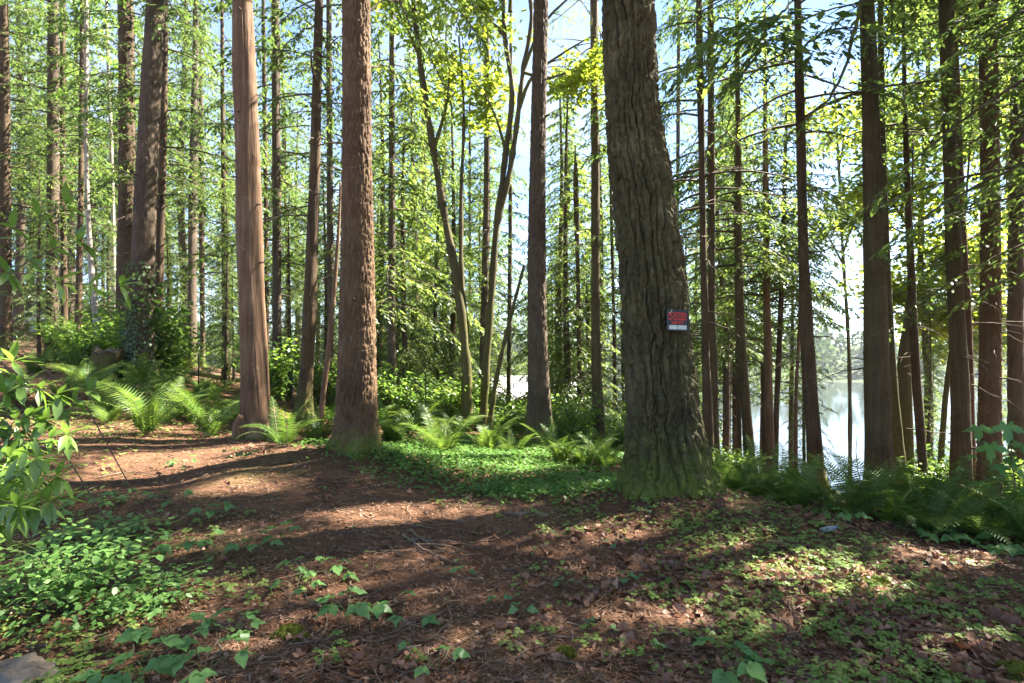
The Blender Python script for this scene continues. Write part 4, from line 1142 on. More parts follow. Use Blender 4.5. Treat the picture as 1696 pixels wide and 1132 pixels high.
for x, y, hh in ((9.8, 6.6, 21), (12.6, 8.6, 22), (8.3, 3.9, 20), (15.2, 11.6, 22), (11.6, 4.6, 21), (6.4, 1.0, 20), (13.8, 6.6, 22), (7.4, 6.0, 20), (5.6, 3.4, 19), (7.9, 7.5, 21), (9.6, 8.9, 22)):  # unseen conifers added past the right edge so their crowns shade the floor
    b_ = np.array([x, y, H(x, y)])
    t_ = thing("conifer_tree", "added unseen conifer outside the right edge, put there to shade the floor", "tree", b_, 0, "added shade conifers beyond the right edge")
    rows_ = np.array([[0, 0, -0.4, 0.22], [0, 0, 1.0, 0.19], [0.1, 0, 7, 0.15], [0.1, 0.1, 14, 0.09], [0, 0, hh, 0.02]])
    obj("trunk", trunk_mb(rows_, np.zeros(3), 14, 0.5, 8, 'hem', int(x * 10), 0.15), M_BROWN, t_)
    w_, l_ = conifer_crown(np.random.RandomState(int(x * 31 + y)), lambda z: (0.08, 0.04), 4.5, hh, 3.4, 84, leaf=(0.125, 0.40), gap=0.135, nl=9, prune=sunlit, off=b_)
    obj("branches", w_, M_TWIG, t_)
    obj("crown", l_, L_HEM, t_, smooth=False)

# far shore: a wood that reads as one mass
def far_wood():
    rng = np.random.RandomState(77)
    lv = MB()
    for i in range(640):
        a = rng.uniform(-0.75, 0.85)
        d = rng.uniform(120, 150) if i % 2 else rng.uniform(140, 235)
        x, y = math.sin(a) * d * 1.12, math.cos(a) * d + 6
        z = H(x, y)
        if z < LAKE_Z + 0.3:
            continue
        hh = rng.uniform(8, 14)
        n = 95
        f = rng.uniform(0.0, 1, n)
        rr = (1 - f) ** 0.8 * hh * 0.22 + 0.3
        th = rng.uniform(0, 6.28, n)
        p = np.stack([x + np.cos(th) * rr, y + np.sin(th) * rr, z + f * hh], -1)
        dd = unit(np.stack([np.cos(th), np.sin(th), np.full(n, -0.6)], -1) + rng.normal(0, 0.3, (n, 3)))
        s = unit(np.cross(dd, UP + rng.normal(0, 0.4, (n, 3))))
        ln = rng.uniform(1.2, 2.6, n)
        V, F = kites(p, dd, s, ln, ln * 0.7)
        lv.add(V, F)
    o = obj("distant_forest", lv, L_FAR, smooth=False)
    tag(o, "hazy wood on the far shore of the lake", "forest", kind="stuff")
far_wood()

# ------------------------------------------------------------------ leaf shapes for the nearer plants
def leaf_mesh(name, outline, m, fold=0.12, droop=0.15, curl=0.0):
    """outline: half outline (x along, y half width) of a leaf along +X, folded on its midrib"""
    o = np.array(outline, float)
    n = len(o)
    def dz(x, y):
        return fold * np.abs(y) - droop * x ** 2 + curl * np.sin(x * 9) * np.abs(y)
    mid = np.stack([o[:, 0], 0 * o[:, 0], dz(o[:, 0], 0 * o[:, 0])], -1)
    lft = np.stack([o[:, 0], o[:, 1], dz(o[:, 0], o[:, 1])], -1)
    rgt = np.stack([o[:, 0], -o[:, 1], dz(o[:, 0], o[:, 1])], -1)
    V = np.concatenate([mid, lft, rgt])
    F = []
    for k in range(n - 1):
        F.append([k, k + 1, n + k + 1, n + k])
        F.append([k, 2 * n + k, 2 * n + k + 1, k + 1])
    mb = MB()
    mb.add(V, F)
    TRI[0] += mb.tris()
    return mb.mesh(name, m)

LANCE = [(0, 0.004), (0.12, 0.07), (0.3, 0.135), (0.5, 0.155), (0.7, 0.12), (0.88, 0.05), (1, 0.003)]
OVATE = [(0, 0.01), (0.06, 0.17), (0.18, 0.29), (0.24, 0.28), (0.32, 0.34), (0.40, 0.31), (0.50, 0.31), (0.56, 0.25), (0.70, 0.22), (0.76, 0.15), (0.88, 0.09), (1, 0.004)]
SMALLOV = [(0, 0.01), (0.12, 0.19), (0.35, 0.32), (0.6, 0.31), (0.85, 0.15), (1, 0.01)]
IVYL = [(0, 0.02), (-0.08, 0.18), (0.05, 0.34), (0.25, 0.44), (0.36, 0.30), (0.52, 0.34), (0.66, 0.20), (0.84, 0.10), (1, 0.005)]

def palmate_mesh(name, m, seed=0):
    rng = np.random.RandomState(seed)
    pts = []
    lobes = [(-2.25, 0.42), (-1.15, 0.82), (0, 1.0), (1.15, 0.82), (2.25, 0.42)]
    for k, (a, r) in enumerate(lobes):
        for da, rr in ((-0.30, 0.60), (-0.20, 0.80), (-0.13, 0.70), (0, 1.0), (0.13, 0.70), (0.20, 0.80), (0.30, 0.60)):
            q = r * rr * rng.uniform(0.94, 1.06)
            pts.append((math.cos(a + da * 1.15) * q, math.sin(a + da * 1.15) * q))
        if k < 4:
            a2 = (a + lobes[k + 1][0]) / 2
            pts.append((math.cos(a2) * 0.30, math.sin(a2) * 0.30))
    pts = np.array(pts)
    rr = np.hypot(pts[:, 0], pts[:, 1])
    z = -0.16 * rr ** 2 + 0.06 * np.sin(5 * np.arctan2(pts[:, 1], pts[:, 0]))
    V = np.concatenate([[[0, 0, 0.02]], np.stack([pts[:, 0], pts[:, 1], z], -1)])
    n = len(pts)
    F = [[0, k + 1, k + 2] for k in range(n - 1)]
    mb = MB()
    mb.add(V, F)
    TRI[0] += mb.tris()
    return mb.mesh(name, m)

ME_LANCE = [leaf_mesh("leaf", LANCE, L_RHO, 0.25, d, 0.1) for d in (0.1, 0.25, 0.4)]
ME_OVATE = [leaf_mesh("leaf", OVATE, L_BRAM, 0.18, d, 0.25) for d in (0.08, 0.2, 0.32)]
ME_SMALL = [leaf_mesh("leaf", SMALLOV, L_HUCK, 0.15, d) for d in (0.05, 0.2)]
ME_IVY = [leaf_mesh("leaf", IVYL, L_IVY, 0.12, d, 0.3) for d in (0.1, 0.25)]
ME_PALM = [palmate_mesh("leaf", L_YMAP, s) for s in (1, 2, 3)]
ME_DEAD = [palmate_mesh("leaf", M_DEADLEAF, s) for s in (4, 5)]
RL = random.Random(21)
def put_leaf(me, parent, p, d, size, roll=0.0, name="leaf", flat=1.0):
    """place a leaf mesh (tip along +X) at p pointing along d"""
    x = Vector(d).normalized()
    z = Vector((0, 0, 1)) - x * x.z
    if z.length < 1e-3:
        z = Vector((1, 0, 0))
    z.normalize()
    z = Matrix.Rotation(roll, 3, x) @ z
    y = z.cross(x)
    o = link(name, me, parent)
    Mx = Matrix((x, y, z)).transposed().to_4x4()
    o.matrix_basis = Matrix.Translation(Vector(p)) @ Mx @ Matrix.Diagonal((size, size * flat, size, 1))
    return o

# ------------------------------------------------------------------ sword ferns
def frond_mesh(seed, n=30, curve=1.0, blade=None):
    """a frond of unit length rising along +X, arching over; pinnae on both sides"""
    rng = np.random.RandomState(seed)
    t = np.linspace(0, 1, 14)
    a0, a1 = R(72), R(72) - 1.35 * curve
    ang = a0 + (a1 - a0) * t ** 1.2
    x = np.concatenate([[0], np.cumsum(np.cos((ang[1:] + ang[:-1]) / 2))]) / 13
    z = np.concatenate([[0], np.cumsum(np.sin((ang[1:] + ang[:-1]) / 2))]) / 13
    y = 0.05 * np.sin(t * 3 + seed)
    P = np.stack([x, y, z], -1)
    mb = MB()
    V, F = tube(P, np.linspace(0.006, 0.0015, 14), 3)
    mb.add(V, F, 1)
    u = np.linspace(0.10, 0.985, n)
    f = u * 13
    k = np.minimum(f.astype(int), 12)
    w = (f - k)[:, None]
    pos = P[k] * (1 - w) + P[k + 1] * w
    T = unit(P[k + 1] - P[k])
    Nn = np.stack([-T[:, 2], 0 * T[:, 0], T[:, 0]], -1)
    for sg in (1, -1):
        S = np.cross(Nn, T) * sg
        ln = 0.165 * np.minimum(1, u / 0.18) ** 0.7 * (1 - u ** 2.2) ** 0.8 + 0.012
        ln = ln * rng.uniform(0.85, 1.1, n)
        d = unit(S + T * (0.22 + 0.35 * u[:, None]) + Nn * rng.uniform(-0.05, 0.22, n)[:, None] - UP * 0.12)
        s = unit(np.cross(d, Nn) + rng.normal(0, 0.06, (n, 3)))
        V, F = kites(pos, d, s, ln, np.full(n, 0.031) * (0.5 + 0.5 * (1 - u)), 0.22)
        mb.add(V, F, 0)
    TRI[0] += mb.tris()
    return mb.mesh("frond", [blade or L_FERN, M_STEM if blade is None else M_BSTEM], False)
DEADFROND = frond_mesh(9, 22, 1.5, M_LITTER)
FRONDS = [frond_mesh(s, 31, c) for s, c in ((1, 0.5), (2, 0.75), (3, 1.0), (4, 1.25))]
def fern(label, p, size, nf, seed, group=None, low=0.0):
    r = random.Random(seed)
    t = thing("sword_fern", label, "fern", (p[0], p[1], H(p[0], p[1]) - 0.02), 0, group)
    for k in range(nf):
        a = 6.283 * k / nf + r.uniform(-0.25, 0.25)
        o = link("frond", r.choice(FRONDS[1:] if r.random() < 0.75 else FRONDS), t)
        s = size * r.choice((0.55, 0.8, 0.95, 1.0, 1.1, 1.2)) * r.uniform(0.9, 1.1)
        o.rotation_euler = (r.uniform(-0.45, 0.45), r.uniform(-0.28, 0.38) + low, a)
        o.scale = (s, s * r.uniform(0.9, 1.15), s)
        o.location = (0.04 * math.cos(a), 0.04 * math.sin(a), 0)
    for k in range(r.choice((1, 2, 3))):
        o = link("frond", DEADFROND, t)
        o["label"] = "withered brown frond"
        s = size * r.uniform(0.5, 0.8)
        o.rotation_euler = (r.uniform(-0.4, 0.4), r.uniform(0.55, 0.85), r.uniform(0, 6.28))
        o.scale = (s, s, s)
    return t
def fern_px(label, px, py, size, nf, seed, d=None, **k):
    p = on_ground(px, py) if d is None else np.array([(px - CX) / FPX * d, d, 0])
    return fern(label, p, size, nf, seed, **k)

fern_px("tall sunlit fern standing alone left of the orange cedar trunk", 245, 722, 1.08, 12, 1, low=-0.22)
fern_px("sunlit fern tucked against the left side of the orange cedar trunk", 345, 722, 1.0, 15, 2, low=-0.1)
fern_px("small pale fern at the edge of the moss left of the tall sunlit fern", 178, 700, 0.6, 10, 3)
fern_px("bright fern between the orange cedar and the slanting trunk", 470, 738, 0.72, 9, 4)
fern_px("bright yellow green fern at the foot of the slanting brown trunk", 527, 735, 0.95, 14, 5)
fern_px("broad fern just right of the thick reddish fir", 655, 738, 1.15, 15, 6)
fern_px("fern right of the broad one, halfway to the forked maple", 733, 752, 0.95, 14, 7)
fern_px("pale upright fern in front of the forked maple stems", 806, 750, 0.9, 12, 8)
fern_px("fern against the left foot of the grey brown fir", 850, 752, 0.7, 12, 9)
fern_px("sunlit fern at the right foot of the grey brown fir", 930, 768, 0.8, 14, 10)
fern_px("sunlit fern midway between the grey brown fir and the massive fir", 968, 772, 0.75, 13, 11)
fern_px("fern close against the left root of the massive fir", 1003, 775, 0.7, 13, 12)
fern_px("small fern behind the right root of the massive fir", 1205, 0, 0.75, 14, 13, d=6.5)
RIGHT = [(1240, 6.2, 0.8), (1278, 6.7, 0.85), (1318, 6.0, 0.8), (1352, 6.5, 0.9), (1392, 5.9, 0.78), (1430, 6.3, 0.95), (1472, 5.7, 0.85), (1510, 6.2, 0.95), (1548, 5.4, 0.82), (1590, 5.9, 1.0), (1630, 5.2, 0.9), (1672, 5.6, 1.0), (1720, 5.0, 0.9)]
WHERE = ["first fern right of the massive fir roots on the bank edge", "second fern of the bank row counting from the massive fir", "third fern of the bank row left of the dark slanting trunk",
         "tall fern in front of the dark slanting trunk", "fern directly behind the discarded bottle", "tall fern left of the olive cedar foot", "low fern in front of the olive cedar foot",
         "large fern right of the olive cedar foot", "low spreading fern below the mossy trunks", "large arching fern below the brown trunk pair", "low arching fern left of the maple sapling",
         "large dark fern under the maple sapling", "fern cut by the right edge of the picture"]
for k, ((px, d, s), w) in enumerate(zip(RIGHT, WHERE)):
    fern_px(w, px, 0, s * 0.84, 15, 40 + k, d=d, group="ferns along the bank edge")
DARK = [(150, 11.2, 0.9), (205, 10.6, 0.9), (262, 11.0, 0.95), (310, 10.8, 0.9), (120, 12.6, 0.9), (345, 12.4, 0.9), (60, 12.2, 0.9), (290, 13.2, 0.9), (95, 10.2, 0.85), (30, 10.0, 0.85), (178, 9.9, 0.8), (235, 12.0, 0.95), (325, 9.9, 0.8), (385, 10.6, 0.85), (285, 9.8, 0.8)]
for k, (px, d, s) in enumerate(DARK):
    fern_px(["dark fern in front of the rotten stump", "dark fern left of the thick leaning trunk foot", "dark fern in front of the thick leaning trunk", "dark fern right of the thick leaning trunk",
             "shaded fern left of the rotten stump", "shaded fern behind the sunlit ferns by the cedar", "shaded fern behind the leafy shrub at far left", "far fern beside the dark slim trunk", "shaded fern right of the glossy shrub at left", "shaded fern behind the glossy shrub tips at left edge",
             "low shaded fern between stump and tall sunlit fern", "tall shaded fern just right of the stump", "low fern close behind the two sunlit ferns", "fern tucked behind the orange cedar left side", "low shaded fern directly behind the tall sunlit fern"][k], px, 0, s, 14, 60 + k, d=d, group="shaded ferns at left")
for k, (px, d, s) in enumerate([(690, 11.5, 0.8), (755, 12, 0.8), (620, 12, 0.8), (880, 12.5, 0.8), (920, 13, 0.8), (560, 13, 0.8), (420, 12.5, 0.8)]):
    fern_px(["far fern behind the broad fern by the reddish fir", "far fern left of the mossy curved maple foot", "far fern hidden behind the reddish fir foot", "far fern behind the grey brown fir",
             "far fern right behind the grey brown fir", "far fern behind the bare leaning pole", "far fern behind the orange cedar foot"][k], px, 0, s, 12, 80 + k, d=d, group="far ferns in the middle")

# ------------------------------------------------------------------ understory bushes, copied
def bush_proto(seed):
    rng = np.random.RandomState(seed)
    wood, lv = MB(), MB()
    for k in range(9):
        a = rng.uniform(0, 6.28)
        l = rng.uniform(0.5, 0.9)
        B = catmull(np.array([[0, 0, -0.05], [math.cos(a) * 0.2 * l, math.sin(a) * 0.2 * l, 0.6 * l], [math.cos(a) * 0.6 * l, math.sin(a) * 0.6 * l, 1.0 * l]]), 7)
        V, F = tube(B, np.linspace(0.010, 0.003, 7), 4)
        wood.add(V, F)
        for q in B[2:]:
            leaf_cloud(rng, q, 20, 0.24, lv, 0.085, 0.7, 0.6)
    TRI[0] += wood.tris() + lv.tris()
    return wood.mesh("stems", M_TWIG), lv.mesh("foliage", L_BUSH, False)
BUSH = [bush_proto(s) for s in (1, 2, 3)]
def bushes(n, px0, px1, d0, d1, s0, s1, label, group):
    for k in range(n):
        d = RB.uniform(d0, d1)
        x = (RB.uniform(px0, px1) - CX) / FPX * d
        z = H(x, d)
        if z < LAKE_Z + 0.3:
            continue
        s = RB.uniform(s0, s1)
        t = thing("understory_bush", place_words("tall leafy bush" if s > 1.5 else "leafy bush" if s > 1.1 else "low leafy bush", x, d), "bush", (x, d, z), RB.uniform(0, 6.28), group)
        t.scale = (s, s, s * RB.uniform(0.8, 1.2))
        w, f = RB.choice(BUSH)
        st = link("stems", w, t)
        st["kind"] = "stuff"
        link("foliage", f, t)
bushes(24, 85, 330, 12.5, 24, 1.0, 2.0, "leafy bush in the shaded undergrowth among the left hand trunks", "undergrowth at left")
bushes(13, 425, 620, 13, 24, 1.0, 2.0, "leafy bush in the undergrowth behind the orange cedar and reddish fir", "undergrowth left of centre")
bushes(20, 610, 850, 12.5, 22, 0.9, 1.7, "leafy bush in the bright undergrowth around the forked maple", "undergrowth around the maple")
bushes(12, 850, 1030, 11.5, 20, 0.8, 1.4, "leafy bush on the slope between the grey brown fir and the massive fir", "undergrowth below the house")
bushes(4, 1190, 1240, 11, 13, 0.6, 0.8, "low leafy bush on the bank right behind the massive fir", "undergrowth on the near bank")
bushes(28, 1500, 1700, 12, 22, 1.2, 2.2, "leafy bush low on the lake bank behind the fern row", "undergrowth on the bank")

# ------------------------------------------------------------------ glossy shrub at the left edge
def shrub(label, name, stems, me_list, leaf_len, seed, whorl=6, cat="shrub", step=0.16, stem_r=0.006, mats=None, spread=0.9):
    r = random.Random(seed)
    s0 = stems[0][0]
    base = np.array([s0[0], s0[1], H(s0[0], s0[1])])
    t = thing(name, label, cat, base)
    for pts in stems:
        P = catmull(np.array(pts) - base, 16)
        mb = MB()
        V, F = tube(P, np.linspace(stem_r * 1.4, stem_r * 0.4, 16), 5)
        mb.add(V, F)
        obj("stem", mb, mats or M_BSTEM, t)
        T = unit(np.gradient(P, axis=0))
        L = np.linalg.norm(np.diff(P, axis=0), axis=1).sum()
        n = max(2, int(L / step))
        for k in range(n):
            f = 0.35 + 0.65 * k / (n - 1)
            i = min(15, int(f * 15))
            nw = whorl if k == n - 1 else 2
            for q in range(nw):
                a = 6.283 * q / nw + r.uniform(0, 1.2) + k * 2.1
                tv = Vector(T[i])
                pv = tv.orthogonal().normalized()
                pv = Matrix.Rotation(a, 3, tv) @ pv
                d = pv * spread + tv * r.uniform(0.2, 0.7) + Vector((0, 0, r.uniform(-0.35, 0.15)))
                put_leaf(r.choice(me_list), t, P[i], d, leaf_len * r.uniform(0.7, 1.2), r.uniform(-0.4, 0.4))
    return t
def S(*pp):
    return [at(*p) for p in pp]
g1 = at(-60, 900, 3.4)
g1[2] = H(g1[0], g1[1]) - 0.03
shrub("leafy glossy shrub branching in from the left edge above the sunlit duff", "glossy_shrub",
      [[g1, at(-20, 760, 3.5), at(60, 700, 3.6), at(150, 650, 3.7)], [g1, at(-30, 720, 3.4), at(30, 640, 3.4), at(95, 655, 3.4)], [g1, at(-30, 800, 3.3), at(40, 740, 3.3), at(110, 720, 3.3)],
       [g1, at(-30, 850, 3.2), at(30, 790, 3.1), at(95, 790, 3.0)], [g1, at(-40, 820, 3.2), at(10, 760, 3.2), at(40, 770, 3.1)], [g1, at(-40, 880, 3.1), at(20, 850, 3.0), at(80, 830, 2.9)],
       [g1, at(-50, 700, 3.4), at(-10, 610, 3.4), at(20, 600, 3.4)], [g1, at(-40, 880, 2.9), at(0, 830, 2.8), at(30, 840, 2.7)], [g1, at(-20, 780, 3.4), at(40, 690, 3.5), at(70, 700, 3.5)],
       [g1, at(-30, 840, 3.0), at(10, 800, 2.9), at(60, 760, 2.9)]],
      ME_LANCE, 0.135, 5, whorl=9, step=0.042)
g2 = at(-90, 900, 4.4)
g2[2] = H(g2[0], g2[1]) - 0.03
shrub("taller glossy shrub reaching in from the left edge at trunk height", "glossy_shrub",
      [[g2, at(-70, 600, 4.4), at(0, 470, 4.5), at(70, 420, 4.6), at(130, 400, 4.7)], [g2, at(-80, 560, 4.4), at(20, 450, 4.4), at(110, 470, 4.4), at(200, 475, 4.5)],
       [g2, at(-80, 540, 4.4), at(-20, 400, 4.4), at(40, 370, 4.4), at(110, 340, 4.5)]],
      ME_LANCE, 0.17, 6, whorl=7, step=0.12, stem_r=0.008)
# bare twigs crossing under the shrub
for k, pp in enumerate([[(10, 575, 4.6), (70, 610, 4.9), (140, 668, 5.2)], [(0, 600, 4.4), (60, 650, 4.6), (75, 700, 4.7)]]):
    P = catmull(limb_pts(pp), 14)
    P = np.vstack([P, [P[-1, 0] + 0.35, P[-1, 1] + 0.3, H(P[-1, 0] + 0.35, P[-1, 1] + 0.3)]])
    b = np.array([P[-1, 0], P[-1, 1], P[-1, 2]])
    mb = MB()
    V, F = tube(P - b, np.linspace(0.009, 0.005, 15), 5)
    mb.add(V, F)
    tag(obj("bare_branch", mb, M_DEADWOOD, None, b), ["long bare twig slanting down through the glossy shrub to the ground", "short bare twig under the glossy shrub at the left edge"][k], "branch")

# small leaved bush in the lower left corner
def small_bush(label, px, py, seed, nst, reach, hgt, leaf, me, per=9, extra=0):
    r = random.Random(seed)
    b = on_ground(px, py)
    t = thing("small_leaved_bush", label, "bush", b)
    for k in range(nst):
        a = 6.283 * k / nst + r.uniform(-0.3, 0.3)
        l = reach * r.uniform(0.45, 1.0)
        h = hgt * r.uniform(0.5, 1.0)
        P = catmull(np.array([[0, 0, -0.03], [math.cos(a) * l * 0.35, math.sin(a) * l * 0.35, h * 0.75], [math.cos(a) * l, math.sin(a) * l, h]]), 10)
        mb = MB()
        V, F = tube(P, np.linspace(0.004, 0.0015, 10), 4)
        mb.add(V, F)
        obj("stem", mb, M_STEM, t)
        for q in range(per):
            f = 0.3 + 0.7 * q / (per - 1)
            p = P[min(9, int(f * 9))]
            aa = a + (1 if q % 2 else -1) * r.uniform(0.6, 1.2)
            pp = p + np.array([math.cos(aa), math.sin(aa), 0]) * r.uniform(0, 0.05) + np.array([0, 0, r.uniform(-0.02, 0.02)])
            put_leaf(r.choice(me), t, pp, (math.cos(aa), math.sin(aa), r.uniform(-0.35, 0.15)), leaf * r.uniform(0.7, 1.2), r.uniform(-0.3, 0.3))
    if extra:
        rng = np.random.RandomState(seed)
        a = rng.uniform(0, 6.28, extra)
        rr = np.sqrt(rng.uniform(0, 1, extra)) * reach * 1.05
        z = hgt * np.sqrt(np.clip(1.06 - (rr / reach) ** 2, 0, 1)) * rng.uniform(0.45, 1.05, extra) * (0.85 + 0.3 * vnoise(np.cos(a) * rr * 9, np.sin(a) * rr * 9, 0, seed))
        p = np.stack([np.cos(a) * rr, np.sin(a) * rr, z + 0.01], -1)
        b2 = a + rng.normal(0, 0.9, extra)
        d = unit(np.stack([np.cos(b2), np.sin(b2), rng.normal(-0.15, 0.3, extra)], -1))
        s_ = unit(np.cross(d, UP + rng.normal(0, 0.3, (extra, 3))))
        ln = leaf * rng.uniform(0.6, 1.1, extra)
        V = np.stack([p, p + d * ln[:, None] * 0.22 + s_ * ln[:, None] * 0.24, p + d * ln[:, None] * 0.65 + s_ * ln[:, None] * 0.27, p + d * ln[:, None],
                      p + d * ln[:, None] * 0.65 - s_ * ln[:, None] * 0.27, p + d * ln[:, None] * 0.22 - s_ * ln[:, None] * 0.24], 1).reshape(-1, 3)
        lv = MB()
        lv.add(V, np.arange(len(V)).reshape(-1, 6))
        o = obj("foliage", lv, L_HUCK, t, smooth=False)
        o["kind"] = "stuff"
    return t
small_bush("dense bright green small leaved bush in the lower left corner", 112, 1015, 31, 27, 0.46, 0.50, 0.054, ME_SMALL, 11, 900)
small_bush("smaller flat clump of tiny leaves right of the dense lower left bush", 255, 1000, 32, 14, 0.30, 0.15, 0.042, ME_SMALL, 9, 320)
small_bush("loose low clump of tiny leaves behind the dense lower left bush", 175, 905, 33, 20, 0.46, 0.22, 0.055, ME_SMALL, 10, 420)

# bramble and other seedlings with leaves one can pick apart
def seedling(label, px, py, leaves, size, me, seed, hgt=0.08, tri=True, name="bramble_seedling", cat="seedling", reach=0.10):
    r = random.Random(seed)
    b = on_ground(px, py)
    t = thing(name, label, cat, b)
    for k in range(leaves):
        a = 6.283 * k / leaves + r.uniform(-0.5, 0.5)
        l = reach * r.uniform(0.5, 1.2)
        h = hgt * r.uniform(0.5, 1.2)
        P = catmull(np.array([[0, 0, -0.02], [math.cos(a) * l * 0.4, math.sin(a) * l * 0.4, h * 0.8], [math.cos(a) * l, math.sin(a) * l, h]]), 7)
        mb = MB()
        V, F = tube(P, np.linspace(0.0022, 0.0012, 7), 4)
        mb.add(V, F)
        obj("stem", mb, M_STEM, t)
        for da in ((0, -1.35, 1.35) if tri else (0,)):
            d = (math.cos(a + da), math.sin(a + da), r.uniform(-0.3, 0.02))
            put_leaf(r.choice(me), t, P[-1], d, size * r.uniform(0.75, 1.15) * (1 if da == 0 else 0.82), r.uniform(-0.35, 0.35))
    return t
BR = [("bramble seedling with broad leaves at the bottom edge left of centre", 240, 1120, 3, 0.085), ("bramble seedling beside the mossy stick, with two pale upright leaves", 230, 1010, 4, 0.08),
      ("bramble seedling with a large leaf right of the small leaved bush", 290, 1060, 4, 0.08), ("yellowish bramble seedling above the tiny leaved clump", 245, 920, 3, 0.07),
      ("low bramble runner of three leaves behind the yellowish seedling", 320, 915, 4, 0.075), ("bramble seedling at the inner end of the left bramble patch", 420, 915, 4, 0.07),
      ("bramble sprig standing out over the bare brown duff", 470, 890, 2, 0.06), ("bramble runner behind the left patch nearest the sunny duff", 350, 858, 4, 0.07),
      ("round leaved sprig just below the sunny duff at left", 150, 845, 4, 0.07), ("second round leaved sprig below the sunny duff, right of the first", 205, 838, 3, 0.065),
      ("third round leaved sprig below the sunny duff, farthest right", 285, 840, 3, 0.06), ("sprig under the glossy shrub close to the left edge", 70, 860, 4, 0.075),
      ("lone bramble seedling with two pairs of leaves in the centre foreground", 575, 1030, 4, 0.08), ("small seedling directly behind the lone centre bramble", 555, 960, 3, 0.065),
      ("small seedling left of the lone centre bramble", 490, 985, 3, 0.05), ("narrow seedling at the right of the lone centre bramble", 665, 1030, 2, 0.06),
      ("bramble leaves at the bottom edge left of the mossy stick", 340, 1128, 3, 0.08), ("bramble sprig just above the bottom edge bramble leaves", 385, 1060, 3, 0.06),
      ("pale seedling in the lower middle close to the bottom edge", 725, 1118, 2, 0.05), ("upright bright seedling at the bottom edge right of centre", 1215, 1120, 3, 0.08),
      ("tiny bright sprout in the brown duff between cedar and path", 305, 775, 3, 0.06), ("leafy sprout at the right foot of the orange cedar", 400, 765, 4, 0.06),
      ("bright sprout behind the discarded bottle", 1385, 862, 4, 0.09), ("leafy sprout below the large dark fern at right", 1560, 900, 4, 0.1),
      ("bright leafy sprout near the right edge below the ferns", 1655, 915, 5, 0.1), ("single stemmed sprout behind the centre path strip", 500, 950, 2, 0.045)]
for k, (lab, px, py, n, s) in enumerate(BR):
    seedling(lab, px, py, n + 2, s * 1.4, ME_OVATE, 200 + k, 0.10 if py > 850 else 0.14, reach=0.16)
IV = [("glossy bluish leaf trio in the middle foreground", 1035, 965, 3, 0.055), ("bluish leaf pair left of the glossy bluish trio", 935, 975, 3, 0.05), ("bluish leaves behind the glossy trio toward the massive fir", 1015, 905, 3, 0.05),
      ("dark lobed leaf left of the duff clearing before the fir", 905, 890, 2, 0.055), ("pair of dark upright leaves at the lower middle", 1000, 1045, 2, 0.06), ("bluish leaf pair at the middle left of the lower edge", 860, 1020, 3, 0.05),
      ("pale lobed leaf beside the bluish pair", 955, 965, 1, 0.06), ("flat dark leaf above the bottom edge right of centre", 1075, 1085, 1, 0.06), ("bluish leaves among pale ground cover under the massive fir", 1070, 850, 4, 0.05),
      ("bluish star leaf left of the lower middle sprouts", 825, 1000, 3, 0.045), ("green star leaf by the fallen sticks", 765, 950, 3, 0.045), ("bluish leaves on the lower right slope", 1235, 1095, 3, 0.05)]
for k, (lab, px, py, n, s) in enumerate(IV):
    seedling(lab, px, py, n, s * 1.4, ME_IVY, 400 + k, 0.045, False, "lobed_leaf_plant", "plant", 0.05)

# maple sapling at the right edge
def sapling():
    r = random.Random(9)
    d = 5.6
    b = np.array([(1690 - CX) / FPX * d, d, 0])
    b[2] = H(b[0], b[1])
    t = thing("maple_sapling", "young maple sapling with big bright lobed leaves at the right edge", "sapling", b)
    tips = [(1620, 708, 0.12), (1668, 705, 0.13), (1640, 738, 0.13), (1686, 735, 0.13), (1606, 755, 0.06), (1655, 772, 0.09), (1690, 780, 0.1), (1590, 775, 0.045), (1622, 800, 0.09), (1650, 790, 0.06), (1672, 760, 0.09), (1710, 720, 0.13), (1700, 810, 0.08)]
    mb = MB()
    V, F = tube(catmull(np.array([[0, 0, -0.05], at(1680, 800, 5.65) - b, at(1672, 720, 5.7) - b]), 12), np.linspace(0.008, 0.004, 12), 6)
    mb.add(V, F)
    obj("stem", mb, M_BSTEM, t)
    for px, py, s in tips:
        e = at(px, py, d + r.uniform(-0.12, 0.15)) - b
        o = at(1676, min(820, py + 45), 5.66) - b
        mb = MB()
        P = catmull(np.array([o, (o + e) / 2 + np.array([0, 0, 0.03]), e]), 6)
        V, F = tube(P, np.linspace(0.003, 0.0018, 6), 4)
        mb.add(V, F)
        obj("leaf_stalk", mb, M_STEM, t)
        dv = e - o
        put_leaf(r.choice(ME_PALM), t, e, (dv[0] * 0.9, -0.35 + r.uniform(-0.2, 0.2), -0.32 + r.uniform(-0.2, 0.15)), s * 1.5, r.uniform(-0.3, 0.3))
sapling()

# fallen maple leaves that stand out in the duff
DL = [(845, 815), (540, 825), (525, 828), (680, 820), (1185, 1000), (1320, 960), (1500, 905), (500, 1095), (545, 1110), (1340, 1088), (1080, 940), (975, 1000), (1460, 945), (1560, 950), (470, 1105), (720, 1080), (760, 905), (330, 735), (440, 750), (1230, 985), (1400, 990), (905, 925)]
for k, (px, py) in enumerate(DL):
    p = on_ground(px, py)
    o = link("fallen_leaf", RL.choice(ME_DEAD))
    o.location = (p[0], p[1], p[2] + 0.022)
    o.rotation_euler = (RL.uniform(-0.5, 0.5), RL.uniform(-0.5, 0.5), RL.uniform(0, 6.28))
    s = RL.uniform(0.05, 0.085)
    o.scale = (s, s, s * RL.choice((-2.2, 2.2)))
    tag(o, "rust brown fallen maple leaf lying curled on the duff", "leaf", "fallen maple leaves")

